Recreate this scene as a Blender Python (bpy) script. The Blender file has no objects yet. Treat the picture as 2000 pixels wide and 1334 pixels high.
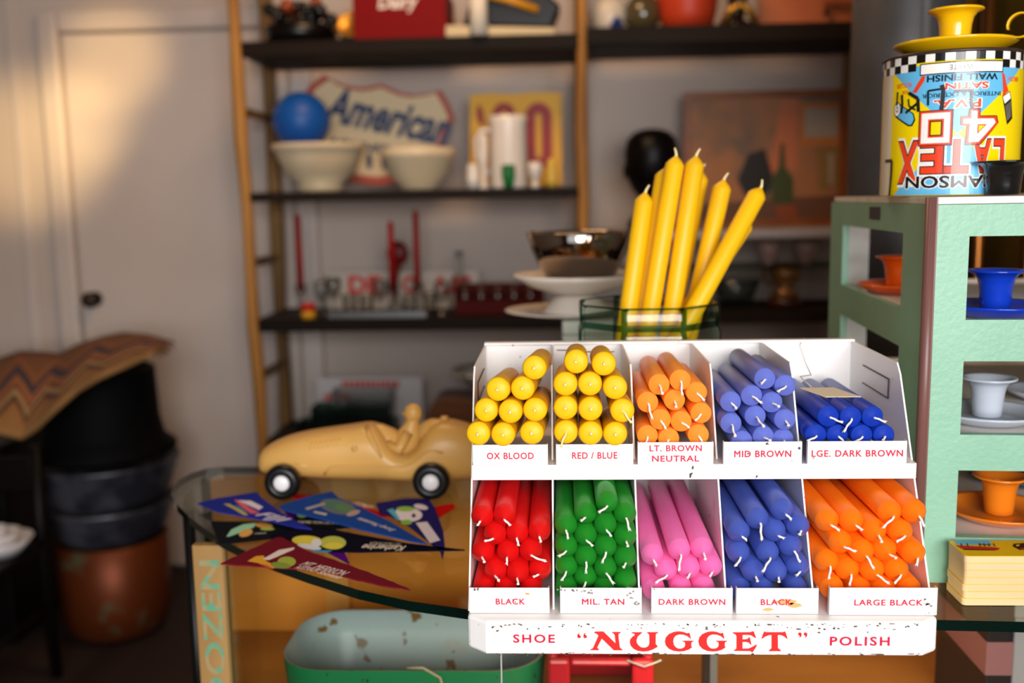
import bpy, bmesh, math, random
from mathutils import Vector, Matrix, Quaternion

random.seed(7)
PI = math.pi
SC = bpy.context.scene
COL = SC.collection

# ------------------------------------------------------------------ camera
EYE = 1.35
F_PX, IW, IH = 1944.4, 2000.0, 1334.0
ROT = (Matrix.Rotation(math.radians(2.8), 3, 'Z') @ Matrix.Rotation(math.radians(90 - 8.15), 3, 'X')
       @ Matrix.Rotation(math.radians(-1.0), 3, 'Z'))
cam_d = bpy.data.cameras.new('camera')
cam = bpy.data.objects.new('camera', cam_d)
COL.objects.link(cam)
cam.matrix_world = Matrix.Translation((0, 0, EYE)) @ ROT.to_4x4()
cam_d.sensor_width = 36.0
cam_d.lens = F_PX * 36.0 / IW
cam_d.clip_start = 0.02
cam_d.dof.use_dof = True
cam_d.dof.focus_distance = 0.922
cam_d.dof.aperture_fstop = 3.2
cam_d.dof.aperture_blades = 0
SC.camera = cam
CAMP = Vector((0, 0, EYE))


def ray(x, y):
    return ROT @ Vector(((x - IW / 2) / F_PX, -(y - IH / 2) / F_PX, -1))


def aY(x, y, Y):
    d = ray(x, y)
    return CAMP + d * (Y / d.y)


def aZ(x, y, Z):
    d = ray(x, y)
    return CAMP + d * ((Z - EYE) / d.z)


def sc_at(Y):          # metres per photo pixel at depth Y
    return Y / F_PX


# ------------------------------------------------------------------ light
SC.view_settings.view_transform = 'Standard'
SC.view_settings.look = 'None'
SC.view_settings.gamma = 1
SC.view_settings.use_curve_mapping = False
SC.view_settings.exposure = 0.0
world = bpy.data.worlds.new('world')
SC.world = world
world.use_nodes = True
bg = world.node_tree.nodes['Background']
bg.inputs[0].default_value = (0.75, 0.86, 1.0, 1)
bg.inputs[1].default_value = 1.5


def area(name, loc, target, sx, sy, power, color):
    l = bpy.data.lights.new(name, 'AREA')
    l.shape = 'RECTANGLE'
    l.size, l.size_y = sx, sy
    l.energy = power
    l.color = color
    o = bpy.data.objects.new(name, l)
    COL.objects.link(o)
    o.location = loc
    o.rotation_euler = (Vector(target) - Vector(loc)).to_track_quat('-Z', 'Y').to_euler()
    return o


area('shop_window_daylight', (0.45, -1.62, 1.62), (0.2, 1.0, 1.1), 1.7, 1.1, 100, (1.0, 0.975, 0.95))
area('ceiling_lamp_light', (-0.3, 2.1, 2.72), (-0.2, 3.2, 0.6), 0.7, 0.5, 17, (1.0, 0.62, 0.32))


def spot(name, loc, tgt, power, ang, blend, color):
    l = bpy.data.lights.new(name, 'SPOT')
    l.energy = power
    l.spot_size = math.radians(ang)
    l.spot_blend = blend
    l.color = color
    l.shadow_soft_size = 0.05
    o = bpy.data.objects.new(name, l)
    COL.objects.link(o)
    o.location = loc
    o.rotation_euler = (Vector(tgt) - Vector(loc)).to_track_quat('-Z', 'Y').to_euler()


spot('glancing_sun', (0.9, -0.9, 2.55), aY(215, 120, 3.55), 900, 5.2, 1.0, (1.0, 0.66, 0.25))
spot('glancing_sun', (0.9, -0.9, 2.55), aY(60, 290, 3.55), 1150, 7.2, 1.0, (1.0, 0.70, 0.30))
spot('glancing_sun', (0.9, -0.9, 2.55), aY(160, 240, 3.55), 600, 5.0, 1.0, (1.0, 0.72, 0.34))


# ------------------------------------------------------------------ materials
def C(h):
    h = h.lstrip('#')
    r = [int(h[i:i + 2], 16) / 255 for i in (0, 2, 4)]
    return tuple((c / 12.92 if c <= 0.04045 else ((c + 0.055) / 1.055) ** 2.4) for c in r) + (1,)


MATS = {}


def mat(name, col, rough=0.5, metal=0.0, col2=None, nscale=8.0, nlo=0.4, nhi=0.6, bump=0.0, bscale=60.0,
        sss=0.0, stretch=(1, 1, 1), coat=0.0, spec=0.35, emit=0.0, detail=4.0):
    if name in MATS:
        return MATS[name]
    m = bpy.data.materials.new(name)
    m.use_nodes = True
    nt = m.node_tree
    b = nt.nodes['Principled BSDF']
    c1 = C(col)
    b.inputs['Base Color'].default_value = c1
    b.inputs['Roughness'].default_value = rough
    b.inputs['Metallic'].default_value = metal
    b.inputs['Specular IOR Level'].default_value = spec
    if coat:
        b.inputs['Coat Weight'].default_value = coat
        b.inputs['Coat Roughness'].default_value = 0.08
    if sss:
        b.inputs['Subsurface Weight'].default_value = sss
        b.inputs['Subsurface Radius'].default_value = (1, 0.5, 0.25)
        b.inputs['Subsurface Scale'].default_value = 0.006
    if col2 or bump:
        tc = nt.nodes.new('ShaderNodeTexCoord')
        mp = nt.nodes.new('ShaderNodeMapping')
        mp.inputs['Scale'].default_value = stretch
        nt.links.new(tc.outputs['Object'], mp.inputs['Vector'])
    if col2:
        n = nt.nodes.new('ShaderNodeTexNoise')
        n.inputs['Scale'].default_value = nscale
        n.inputs['Detail'].default_value = detail
        nt.links.new(mp.outputs[0], n.inputs['Vector'])
        r = nt.nodes.new('ShaderNodeValToRGB')
        r.color_ramp.elements[0].position = nlo
        r.color_ramp.elements[0].color = c1
        r.color_ramp.elements[1].position = nhi
        r.color_ramp.elements[1].color = C(col2)
        nt.links.new(n.outputs['Fac'], r.inputs['Fac'])
        nt.links.new(r.outputs['Color'], b.inputs['Base Color'])
    if bump:
        n2 = nt.nodes.new('ShaderNodeTexNoise')
        n2.inputs['Scale'].default_value = bscale
        n2.inputs['Detail'].default_value = 3
        nt.links.new(mp.outputs[0], n2.inputs['Vector'])
        bp = nt.nodes.new('ShaderNodeBump')
        bp.inputs['Strength'].default_value = bump
        bp.inputs['Distance'].default_value = 0.002
        nt.links.new(n2.outputs['Fac'], bp.inputs['Height'])
        nt.links.new(bp.outputs['Normal'], b.inputs['Normal'])
    MATS[name] = m
    return m


def glass(name, tint='#ffffff', edge=None, rough=0.0, power=2.0, gain=1.0):
    """thin pane glass: clear along the normal, fresnel reflection, deeper tint where looked at edge-on"""
    if name in MATS:
        return MATS[name]
    m = bpy.data.materials.new(name)
    m.use_nodes = True
    nt = m.node_tree
    for n in list(nt.nodes):
        nt.nodes.remove(n)
    out = nt.nodes.new('ShaderNodeOutputMaterial')
    tr = nt.nodes.new('ShaderNodeBsdfTransparent')
    gl = nt.nodes.new('ShaderNodeBsdfGlossy')
    gl.inputs['Roughness'].default_value = rough
    lwf = nt.nodes.new('ShaderNodeLayerWeight')
    lwf.inputs['Blend'].default_value = 0.5
    p5 = nt.nodes.new('ShaderNodeMath')
    p5.operation = 'POWER'
    p5.inputs[1].default_value = 5.0
    nt.links.new(lwf.outputs['Facing'], p5.inputs[0])
    fr = nt.nodes.new('ShaderNodeMapRange')
    fr.inputs['To Min'].default_value = 0.035
    fr.inputs['To Max'].default_value = 0.6
    nt.links.new(p5.outputs[0], fr.inputs['Value'])
    mx = nt.nodes.new('ShaderNodeMixShader')
    tr.inputs[0].default_value = C(tint)
    if edge:
        lw = nt.nodes.new('ShaderNodeLayerWeight')
        lw.inputs['Blend'].default_value = 0.5
        pw = nt.nodes.new('ShaderNodeMath')
        pw.operation = 'POWER'
        pw.inputs[1].default_value = power
        nt.links.new(lw.outputs['Facing'], pw.inputs[0])
        mc = nt.nodes.new('ShaderNodeMix')
        mc.data_type = 'RGBA'
        mc.inputs[6].default_value = C(tint)
        mc.inputs[7].default_value = C(edge)
        nt.links.new(pw.outputs[0], mc.inputs[0])
        nt.links.new(mc.outputs[2], tr.inputs[0])
    nt.links.new(fr.outputs[0], mx.inputs[0])
    nt.links.new(tr.outputs[0], mx.inputs[1])
    nt.links.new(gl.outputs[0], mx.inputs[2])
    nt.links.new(mx.outputs[0], out.inputs[0])
    MATS[name] = m
    return m


def chipped_paint(name, col, chip='#3a2a22', stain='#c9a070', scale=55.0, thr=0.69, stain_thr=0.66, rough=0.35):
    """old enamel paint with chips down to bare metal and rusty stains"""
    if name in MATS:
        return MATS[name]
    m = bpy.data.materials.new(name)
    m.use_nodes = True
    nt = m.node_tree
    b = nt.nodes['Principled BSDF']
    b.inputs['Roughness'].default_value = rough
    tc = nt.nodes.new('ShaderNodeTexCoord')

    def noise(sc_, det, off):
        mp = nt.nodes.new('ShaderNodeMapping')
        mp.inputs['Location'].default_value = (off, off * 1.7, off * .3)
        nt.links.new(tc.outputs['Object'], mp.inputs['Vector'])
        n = nt.nodes.new('ShaderNodeTexNoise')
        n.inputs['Scale'].default_value = sc_
        n.inputs['Detail'].default_value = det
        nt.links.new(mp.outputs[0], n.inputs['Vector'])
        return n.outputs['Fac']

    def step(sock, lo, hi):
        r = nt.nodes.new('ShaderNodeMapRange')
        r.inputs['From Min'].default_value = lo
        r.inputs['From Max'].default_value = hi
        nt.links.new(sock, r.inputs['Value'])
        return r.outputs[0]

    def mix(a, bcol, fac):
        x = nt.nodes.new('ShaderNodeMix')
        x.data_type = 'RGBA'
        if isinstance(a, tuple):
            x.inputs[6].default_value = a
        else:
            nt.links.new(a, x.inputs[6])
        x.inputs[7].default_value = bcol
        nt.links.new(fac, x.inputs[0])
        return x.outputs[2]

    c0 = mix(C(col), C(stain), step(noise(14, 5, 3.1), stain_thr, stain_thr + 0.16))
    c1 = mix(c0, C(chip), step(noise(scale * 2.2, 6, 9.7), thr, thr + 0.02))
    nt.links.new(c1, b.inputs['Base Color'])
    MATS[name] = m
    return m


def wood(name, c1, c2, scale=6.0, stretch=(1, 1, 1), rough=0.45, bump=0.1, spec=0.3):
    if name in MATS:
        return MATS[name]
    m = mat(name, c1, rough=rough, col2=c2, nscale=scale, nlo=0.35, nhi=0.68, stretch=stretch, bump=bump, bscale=scale * 4, spec=spec)
    return m


WHITE_PAINT = chipped_paint('white_enamel', '#f3efec', thr=0.71, stain_thr=0.66)
PRINT_RED = mat('print_red', '#c8143a', 0.45)
PRINT_RED2 = mat('print_orange_red', '#e2231f', 0.45)

# ------------------------------------------------------------------ mesh builder
class MB:
    def __init__(s):
        s.v, s.f, s.m, s.s = [], [], [], []

    def face(s, idx, mi=0, smooth=False):
        s.f.append(tuple(idx))
        s.m.append(mi)
        s.s.append(smooth)

    def box(s, x0, x1, y0, y1, z0, z1, mi=0):
        b = len(s.v)
        for z in (z0, z1):
            s.v += [(x0, y0, z), (x1, y0, z), (x1, y1, z), (x0, y1, z)]
        for q in ((0, 3, 2, 1), (4, 5, 6, 7), (0, 1, 5, 4), (1, 2, 6, 5), (2, 3, 7, 6), (3, 0, 4, 7)):
            s.face([b + i for i in q], mi)
        return s

    def prism(s, poly, a, b_, axis='y', mi=0, side_mi=None):
        """poly: 2d outline; axis y -> (x,z), x -> (y,z), z -> (x,y)"""
        def p3(p, t):
            return {'y': (p[0], t, p[1]), 'x': (t, p[0], p[1]), 'z': (p[0], p[1], t)}[axis]
        n = len(poly)
        o = len(s.v)
        s.v += [p3(p, a) for p in poly] + [p3(p, b_) for p in poly]
        s.face(list(range(o, o + n)), mi)
        s.face(list(range(o + 2 * n - 1, o + n - 1, -1)), mi)
        for i in range(n):
            j = (i + 1) % n
            s.face((o + i, o + n + i, o + n + j, o + j), mi if side_mi is None else side_mi)
        return s

    def lathe(s, prof, n=32, c=(0, 0, 0), mi=0, smooth=True, closed=False, sx=1.0, sy=1.0):
        o = len(s.v)
        k = len(prof)
        for r, z in prof:
            for i in range(n):
                a = 2 * PI * i / n
                s.v.append((c[0] + r * math.cos(a) * sx, c[1] + r * math.sin(a) * sy, c[2] + z))
        for j in range(k - 1 + (1 if closed else 0)):
            j2 = (j + 1) % k
            for i in range(n):
                i2 = (i + 1) % n
                s.face((o + j * n + i, o + j * n + i2, o + j2 * n + i2, o + j2 * n + i), mi, smooth)
        if not closed:
            if prof[0][0] > 1e-6:
                s.face([o + i for i in reversed(range(n))], mi)
            if prof[-1][0] > 1e-6:
                s.face([o + (k - 1) * n + i for i in range(n)], mi)
        return s

    def tube(s, pts, r, n=8, mi=0, cap=True):
        pts = [Vector(p) for p in pts]
        if not isinstance(r, (list, tuple)):
            r = [r] * len(pts)
        o = len(s.v)
        up = None
        for i, p in enumerate(pts):
            t = (pts[min(i + 1, len(pts) - 1)] - pts[max(i - 1, 0)]).normalized()
            if up is None:
                up = t.orthogonal().normalized()
            else:
                up = (up - t * up.dot(t)).normalized()
            w = t.cross(up)
            for j in range(n):
                a = 2 * PI * j / n
                s.v.append(tuple(p + (up * math.cos(a) + w * math.sin(a)) * r[i]))
        for i in range(len(pts) - 1):
            for j in range(n):
                j2 = (j + 1) % n
                s.face((o + i * n + j, o + i * n + j2, o + (i + 1) * n + j2, o + (i + 1) * n + j), mi, True)
        if cap:
            s.face([o + j for j in reversed(range(n))], mi)
            s.face([o + (len(pts) - 1) * n + j for j in range(n)], mi)
        return s

    def sphere(s, c, r, nu=20, nv=12, mi=0, sc=(1, 1, 1)):
        prof = []
        for i in range(nv + 1):
            a = -PI / 2 + PI * i / nv
            prof.append((max(r * math.cos(a), 1e-5), r * math.sin(a)))
        o = len(s.v)
        s.lathe(prof, nu, (0, 0, 0), mi)
        for i in range(o, len(s.v)):
            v = s.v[i]
            s.v[i] = (c[0] + v[0] * sc[0], c[1] + v[1] * sc[1], c[2] + v[2] * sc[2])
        return s

    def grid(s, P, mi=0, smooth=True):
        """P: rows of points"""
        o = len(s.v)
        nr, nc = len(P), len(P[0])
        for r in P:
            s.v += [tuple(p) for p in r]
        for i in range(nr - 1):
            for j in range(nc - 1):
                s.face((o + i * nc + j, o + i * nc + j + 1, o + (i + 1) * nc + j + 1, o + (i + 1) * nc + j), mi, smooth)
        return s

    def flat(s, polys, M, mi=0):
        """2d polygons placed by matrix M (z=0 plane)"""
        for p in polys:
            o = len(s.v)
            s.v += [tuple(M @ Vector((q[0], q[1], q[2] if len(q) > 2 else 0))) for q in p]
            s.face(range(o, o + len(p)), mi)
        return s

    def raw(s, vf, M, mi=0):
        vs, fs = vf
        o = len(s.v)
        s.v += [tuple(M @ Vector(v)) for v in vs]
        for f in fs:
            s.face([o + i for i in f], mi)
        return s


def WM(o):
    m = o.matrix_basis.copy()
    if o.parent:
        m = WM(o.parent) @ o.matrix_parent_inverse @ m
    return m


def obj(name, mb, mats, parent=None, local=False, bevel=0, solid=0, loc=None):
    me = bpy.data.meshes.new(name)
    me.from_pydata(mb.v, [], mb.f)
    if not isinstance(mats, (list, tuple)):
        mats = [mats]
    for m in mats:
        me.materials.append(m)
    me.polygons.foreach_set('material_index', [min(i, len(mats) - 1) for i in mb.m])
    me.polygons.foreach_set('use_smooth', mb.s)
    me.update()
    o = bpy.data.objects.new(name, me)
    COL.objects.link(o)
    if parent:
        o.parent = parent
        if not local:
            o.matrix_parent_inverse = WM(parent).inverted()
    if loc:
        o.location = loc
    if solid:
        md = o.modifiers.new('solidify', 'SOLIDIFY')
        md.thickness = solid
        md.offset = 0
    if bevel:
        md = o.modifiers.new('bevel', 'BEVEL')
        md.width = bevel
        md.segments = 2
        md.limit_method = 'ANGLE'
        md.angle_limit = math.radians(40)
    return o


def tag(o, label, cat, group=None, kind=None):
    o['label'] = label
    o['category'] = cat
    if group:
        o['group'] = group
    if kind:
        o['kind'] = kind
    return o


def thing(name, loc, label, cat, group=None, rz=0.0):
    o = bpy.data.objects.new(name, None)
    o.empty_display_size = 0.02
    COL.objects.link(o)
    o.location = loc
    o.rotation_euler = (0, 0, rz)
    return tag(o, label, cat, group)


def struct(o):
    o['kind'] = 'structure'
    return o


_TX = {}


def text(body, w=None, h=None, bold=0.0, shear=0.0, spacing=1.0, bw=None):
    """built-in font text as flat polygons, centred; w,h = size of the un-bolded letters' bounding box"""
    if 'M' in body and bold > 0:
        vs, fs = text(body, None, 1.0, 0.0, shear, spacing)
        xs, ys_ = [v[0] for v in vs], [v[1] for v in vs]
        kx = w / (max(xs) - min(xs)) if w else (h or 1.0)
        ky = h / (max(ys_) - min(ys_)) if h else kx
        V, Fc = [], []
        for i, (ox, oy) in enumerate([(0, 0)] + [(math.cos(t * PI / 4), math.sin(t * PI / 4)) for t in range(8)]):
            o_ = len(V)
            V += [((v[0] + ox * bold) * kx, (v[1] + oy * bold) * ky, i * 0.00001) for v in vs]
            Fc += [tuple(o_ + k for k in f) for f in fs]
        return V, Fc
    key = (body, bold, shear, spacing)
    if key not in _TX:
        cu = bpy.data.curves.new('lettering', 'FONT')
        cu.body = body
        cu.offset = bold
        cu.shear = shear
        cu.space_character = spacing
        cu.resolution_u = 3
        o = bpy.data.objects.new('lettering', cu)
        COL.objects.link(o)
        dg = bpy.context.evaluated_depsgraph_get()
        me = bpy.data.meshes.new_from_object(o.evaluated_get(dg))
        vs = [tuple(v.co) for v in me.vertices]
        fs = [tuple(p.vertices) for p in me.polygons]
        bpy.data.objects.remove(o)
        bpy.data.curves.remove(cu)
        bpy.data.meshes.remove(me)
        _TX[key] = (vs, fs)
    vs, fs = _TX[key]
    bx0, bx1 = min(v[0] for v in vs), max(v[0] for v in vs)
    by0, by1 = min(v[1] for v in vs), max(v[1] for v in vs)
    cx, cy = (bx0 + bx1) / 2, (by0 + by1) / 2
    dx, dy = bx1 - bx0 - 2 * bold, by1 - by0 - 2 * bold
    sx = w / dx if w else None
    sy = h / dy if h else sx
    if sx is None:
        sx = sy
    return [((v[0] - cx) * sx, (v[1] - cy) * sy, 0) for v in vs], fs


def M_front(x, y, z, rot=0.0):
    """plane facing the viewer (-Y): local x -> X, local y -> Z"""
    return Matrix.Translation((x, y, z)) @ Matrix.Rotation(PI / 2, 4, 'X') @ Matrix.Rotation(rot, 4, 'Z')


def arc(cx, cy, r, a0, a1, n, ry=None):
    ry = r if ry is None else ry
    return [(cx + r * math.cos(math.radians(a0 + (a1 - a0) * i / n)), cy + ry * math.sin(math.radians(a0 + (a1 - a0) * i / n)))
            for i in range(n + 1)]


# ================================================================== THE ROOM
YW, XL, XR, YF, ZC = 3.55, -2.5, 2.4, -1.75, 2.9
plaster = mat('warm_white_plaster', '#c4b5ab', 0.8, col2='#b9a89c', nscale=1.6, nlo=0.3, nhi=0.75, bump=0.05, bscale=30)
floor_m = wood('dark_floor_boards', '#32221e', '#211512', 5, (1, 0.1, 1), 0.7)
struct(obj('floor', MB().box(XL, XR, YF, YW, -0.08, 0), floor_m))
dim = mat('dim_ceiling_paint', '#8a7868', 0.8)
struct(obj('ceiling', MB().box(XL, XR, YF, YW, ZC, ZC + 0.08), dim))
struct(obj('wall_back', MB().box(XL, XR, YW, YW + 0.1, 0, ZC), plaster))
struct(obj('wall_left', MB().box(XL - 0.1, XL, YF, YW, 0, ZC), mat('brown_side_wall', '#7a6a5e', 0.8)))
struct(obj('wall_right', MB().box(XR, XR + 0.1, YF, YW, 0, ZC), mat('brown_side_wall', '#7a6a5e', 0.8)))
fw = MB()
fw.box(XL, -1.75, YF - 0.1, YF, 0, ZC).box(1.1, XR, YF - 0.1, YF, 0, ZC)
fw.box(-1.75, 1.1, YF - 0.1, YF, 0, 0.7).box(-1.75, 1.1, YF - 0.1, YF, 2.72, ZC)
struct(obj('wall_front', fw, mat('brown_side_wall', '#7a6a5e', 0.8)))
wf = MB()
for x in (-1.75, -0.36, 1.06):
    wf.box(x, x + 0.04, YF - 0.08, YF - 0.04, 0.7, 2.72)
wf.box(-1.71, 1.06, YF - 0.08, YF - 0.04, 0.7, 0.74).box(-1.71, 1.06, YF - 0.08, YF - 0.04, 2.68, 2.72)
struct(obj('window_1', wf, mat('window_paint', '#d8d4cc', 0.5)))
struct(obj('baseboard_back', MB().box(XL, XR, YW - 0.018, YW, 0, 0.12), mat('skirting_paint', '#a59a94', 0.5), bevel=0.004))

# door in the back wall
dpaint = mat('door_paint', '#cdbfb6', 0.5, col2='#c2b2a8', nscale=2.0, nlo=0.3, nhi=0.7)
p0 = aY(122, 66, YW)
dx0, dz1 = p0.x - 0.004, p0.z
door = struct(obj('door_1', MB().box(dx0 + 0.012, dx0 + 0.80, YW - 0.022, YW - 0.001, 0.008, dz1 - 0.008), dpaint, bevel=0.004))
cs = MB()
cs.box(dx0 - 0.075, dx0, YW - 0.04, YW, 0, dz1 + 0.075)
cs.box(dx0 + 0.812, dx0 + 0.89, YW - 0.04, YW, 0, dz1 + 0.075)
cs.box(dx0, dx0 + 0.812, YW - 0.04, YW, dz1, dz1 + 0.075)
obj('door_frame', cs, dpaint, door, bevel=0.012)
kb = aY(180, 585, YW - 0.05)
hb = MB()
hb.lathe([(0.001, 0), (0.027, 0.0), (0.027, 0.008), (0.012, 0.012), (0.011, 0.03), (0.026, 0.042), (0.029, 0.055), (0.02, 0.068), (0.001, 0.072)], 20)
kn = obj('door_handle', hb, mat('dark_bronze', '#3a3028', 0.35, 0.8), door)
kn.matrix_parent_inverse = Matrix()
kn.matrix_basis = Matrix.Translation((kb.x, YW - 0.022, kb.z)) @ Matrix.Rotation(PI / 2, 4, 'X')
bt = MB()
xb = aY(52, 300, YW).x
bt.box(xb - 0.035, xb + 0.0, YW - 0.012, YW, 0, ZC)
struct(obj('trim_1', bt, dpaint, bevel=0.004))

# ================================================================== BACK SHELVING
postw = wood('bamboo_post', '#b07a34', '#6e4518', 9, (1, 1, 0.22), 0.5)
dark_post = wood('brown_post', '#8a6530', '#4e3312', 9, (1, 1, 0.25), 0.55)
shelf_m = wood('dark_stained_shelf', '#20150c', '#120a05', 7, (0.2, 1, 1), 0.6, spec=0.12)
YS0, YS1 = 3.10, 3.42
XA, XM, XE = -0.975, aY(1137, 200, YS0).x, aY(1712, 300, YS0).x
shelving = thing('shelving_unit', (0, 3.26, 0), 'tall shelving unit with golden wooden posts and dark shelves along the back wall', 'shelves')
for i, (x, y, w, m) in enumerate(((XA, YS0, 0.020, postw), (XM, YS0, 0.018, postw), (XE, YS0, 0.018, postw),
                                  (XA + 0.0, YS1, 0.022, dark_post), (XM + 0.0, YS1, 0.018, dark_post), (XE, YS1, 0.018, dark_post))):
    pb = MB()
    lean = 0.018 if i == 0 else 0.0
    pts = []
    rs = []
    for k in range(15):
        z = ZC * k / 14 * 0.93
        pts.append((x + lean * (1 - z / 1.3) + 0.003 * math.sin(k * 2.1), y, z))
        rs.append(w * (1.0 + 0.12 * math.sin(k * 1.7 + i)))
    pb.tube(pts, rs, 10)
    obj('post', pb, m, shelving)
ZT, ZM, ZL, ZB = 1.838, 1.383, 0.985, 0.585   # shelf tops, left bay
shelf_list = [(XA, XM, ZT, 0.045), (XA, XM, ZM, 0.03), (XA, XM, ZL, 0.04), (XA, XM, ZB, 0.04),
              (XM, XE, 1.853, 0.05), (XM, XE, 0.995, 0.04)]
for (a, b, z, t) in shelf_list:
    obj('shelf_board', MB().box(a + 0.012, b - 0.010, YS0 - 0.012, YS1 + 0.01, z - t, z), shelf_m, shelving, bevel=0.004)
zgrey = aY(1530, 447, YS0).z
obj('shelf_board', MB().box(XM + 0.012, XE - 0.01, YS0 - 0.012, YS1 + 0.01, zgrey - 0.028, zgrey), mat('grey_shelf', '#a39b9c', 0.4), shelving, bevel=0.004)['label'] = 'pale grey shelf board'
zgl = aY(1530, 522, YS0).z
obj('glass_shelf_board', MB().box(XM + 0.012, XE - 0.01, YS0 + 0.03, YS1 - 0.02, zgl - 0.006, zgl), glass('shelf_glass', '#dfe6e0', '#90a090'), shelving)
for z in (0.78, 1.15, 1.62, 2.1):
    obj('side_rail', MB().box(XA - 0.008, XA + 0.008, YS0, YS1, z, z + 0.025), dark_post, shelving)

YO = 3.2  # depth of most of what stands on the shelves


def lathe_thing(name, x_px, top_px, z0, Y, prof, m, label, cat, group=None, sub=None):
    """prof: [(radius_px, y_px)] listed from the bottom up; y_px relative photo rows, put on the shelf z0"""
    x = aY(x_px, top_px, Y).x
    s = sc_at(Y) * 1.01
    yb = prof[0][1]
    mb = MB()
    mb.lathe([(max(r * s, 1e-5), (yb - y) * s) for r, y in prof], 28)
    o = obj(name, mb, m, loc=(x, Y, z0 + 0.0005))
    return tag(o, label, cat, group)


cream = mat('cream_stoneware', '#dfcba9', 0.35, col2='#d2bc98', nscale=5)
# --- blue ball in the wide bowl
bowlp = [(0.1, 362), (42, 362), (44, 350), (40, 346), (64, 330), (78, 300), (84, 284), (90, 281), (90, 273), (84, 273), (78, 282), (72, 300), (56, 330), (0.1, 342)]
b1 = lathe_thing('mixing_bowl', 624, 300, ZM, 3.19, bowlp, cream, 'wide cream footed bowl holding the blue ball', 'bowl', 'cream bowls on the shelf')
bowlq = [(0.1, 362), (34, 362), (36, 356), (58, 332), (68, 302), (70, 300), (70, 284), (66, 284), (64, 302), (54, 330), (0.1, 346)]
b2 = lathe_thing('mixing_bowl', 817, 300, ZM, 3.18, bowlq, cream, 'smaller cream bowl with a banded rim standing before the shield sign', 'bowl', 'cream bowls on the shelf')
bp = aY(587, 226, 3.2)
bs = 55 * sc_at(3.2)
ball = MB().sphere((0, 0, 0), bs, 32, 20)
tag(obj('ball', ball, mat('blue_rubber', '#0f4f9e', 0.45), loc=(aY(588, 226, 3.2).x, 3.2, ZM + (362 - 226) * sc_at(3.2))),
    'large matte blue ball sitting in the wide cream bowl', 'ball')

# --- shield sign with script lettering
YSN = 3.385
def PX(pts, Y):
    return [(aY(x, y, Y).x, aY(x, y, Y).z) for x, y in pts]
out = [(604, 168), (634, 146), (652, 158), (676, 168), (706, 172), (730, 168), (746, 164), (762, 172), (784, 182), (812, 186), (838, 182), (862, 176),
       (878, 206), (888, 230), (876, 252), (868, 278), (850, 320), (800, 352), (740, 362), (690, 356), (645, 330), (615, 290), (606, 250), (590, 210)]
sgn = thing('shield_sign', (aY(745, 360, YSN).x, YSN, ZM), 'cream shield-shaped sign with a red border and blue script lettering behind the bowls', 'sign')
po = PX(out, YSN)
cxm, czm = sum(p[0] for p in po) / len(po), sum(p[1] for p in po) / len(po)
obj('border', MB().prism(po, YSN - 0.006, YSN + 0.006), mat('sign_red', '#a8412a', 0.5), sgn)
pin = [(cxm + (p[0] - cxm) * 0.915, czm + (p[1] - czm) * 0.875) for p in po]
obj('panel', MB().prism(pin, YSN - 0.009, YSN - 0.005), mat('sign_cream', '#d5bd95', 0.5), sgn)
lt = MB()
s_ = sc_at(YSN)
c = aY(758, 228, YSN)
lt.raw(text('American', 245 * s_, 62 * s_, 0.035, 0.35), M_front(c.x, YSN - 0.0105, c.z, math.radians(-13)))
c = aY(700, 284, YSN)
lt.raw(text('AIRLINES', 120 * s_, 16 * s_, 0.03, 0.2), M_front(c.x, YSN - 0.0105, c.z, math.radians(-9)))
for x, y, h in ((722, 315, 34), (752, 318, 28)):
    c = aY(x, y, YSN)
    lt.flat([arc(0, 0, 6 * s_, 0, 350, 12, h / 2 * s_)], M_front(c.x, YSN - 0.0105, c.z))
obj('lettering', lt, mat('sign_blue', '#1d3358', 0.5), sgn)

# --- yellow tin sign with red digits, jug and small ware
YY = 3.34
ys = thing('number_sign', (aY(1005, 360, YY).x, YY, ZM), 'yellow card with big red digits standing behind the white jug', 'sign')
obj('panel', MB().prism(PX([(918, 186), (960, 182), (1000, 184), (1050, 180), (1097, 181), (1098, 362), (918, 362)], YY), YY - 0.003, YY + 0.003),
    mat('card_yellow', '#e0a412', 0.5), ys)
dg = MB()
for x, w in ((985, 44), (1052, 52)):
    c = aY(x, 265, YY)
    r0 = (w / 2) * sc_at(YY)
    hh = 62 * sc_at(YY)
    ri = 5.5 * sc_at(YY)
    outl = arc(0, hh - r0, r0, 0, 180, 12) + arc(0, -hh + r0, r0, 180, 360, 12)
    inn = arc(0, hh - r0, ri, 0, 180, 12) + arc(0, -hh + r0, ri, 180, 360, 12)
    n = len(outl)
    for i in range(n):
        j = (i + 1) % n
        dg.flat([[outl[i], outl[j], inn[j], inn[i]]], M_front(c.x, YY - 0.0036, c.z))
c = aY(938, 225, YY)
dg.flat([arc(0, 0, 7 * sc_at(YY), 0, 350, 10, 20 * sc_at(YY))], M_front(c.x, YY - 0.0036, c.z, 0.1))
obj('digits', dg, mat('digit_red', '#9a0d0a', 0.5), ys)
china = mat('white_china', '#e6dbcf', 0.25, coat=0.3)
s = sc_at(3.2)
jug = thing('jug', (aY(994, 360, 3.2).x, 3.2, ZM), 'tall white jug with a looped handle in front of the yellow card', 'jug')
jb = MB().lathe([(0.001, 0), (36 * s, 0), (37 * s, 4 * s), (35 * s, 120 * s), (38 * s, 136 * s), (36 * s, 137 * s), (33 * s, 120 * s), (33 * s, 8 * s), (0.001, 6 * s)], 28, (0, 0, 0.0005))
obj('body', jb, china, jug, local=True)
obj('handle', MB().tube([(-34 * s, 0, 112 * s), (-52 * s, 0, 110 * s), (-62 * s, 0, 92 * s), (-60 * s, 0, 60 * s), (-48 * s, 0, 36 * s), (-35 * s, 0, 30 * s)], 5 * s, 8), china, jug, local=True)
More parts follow.
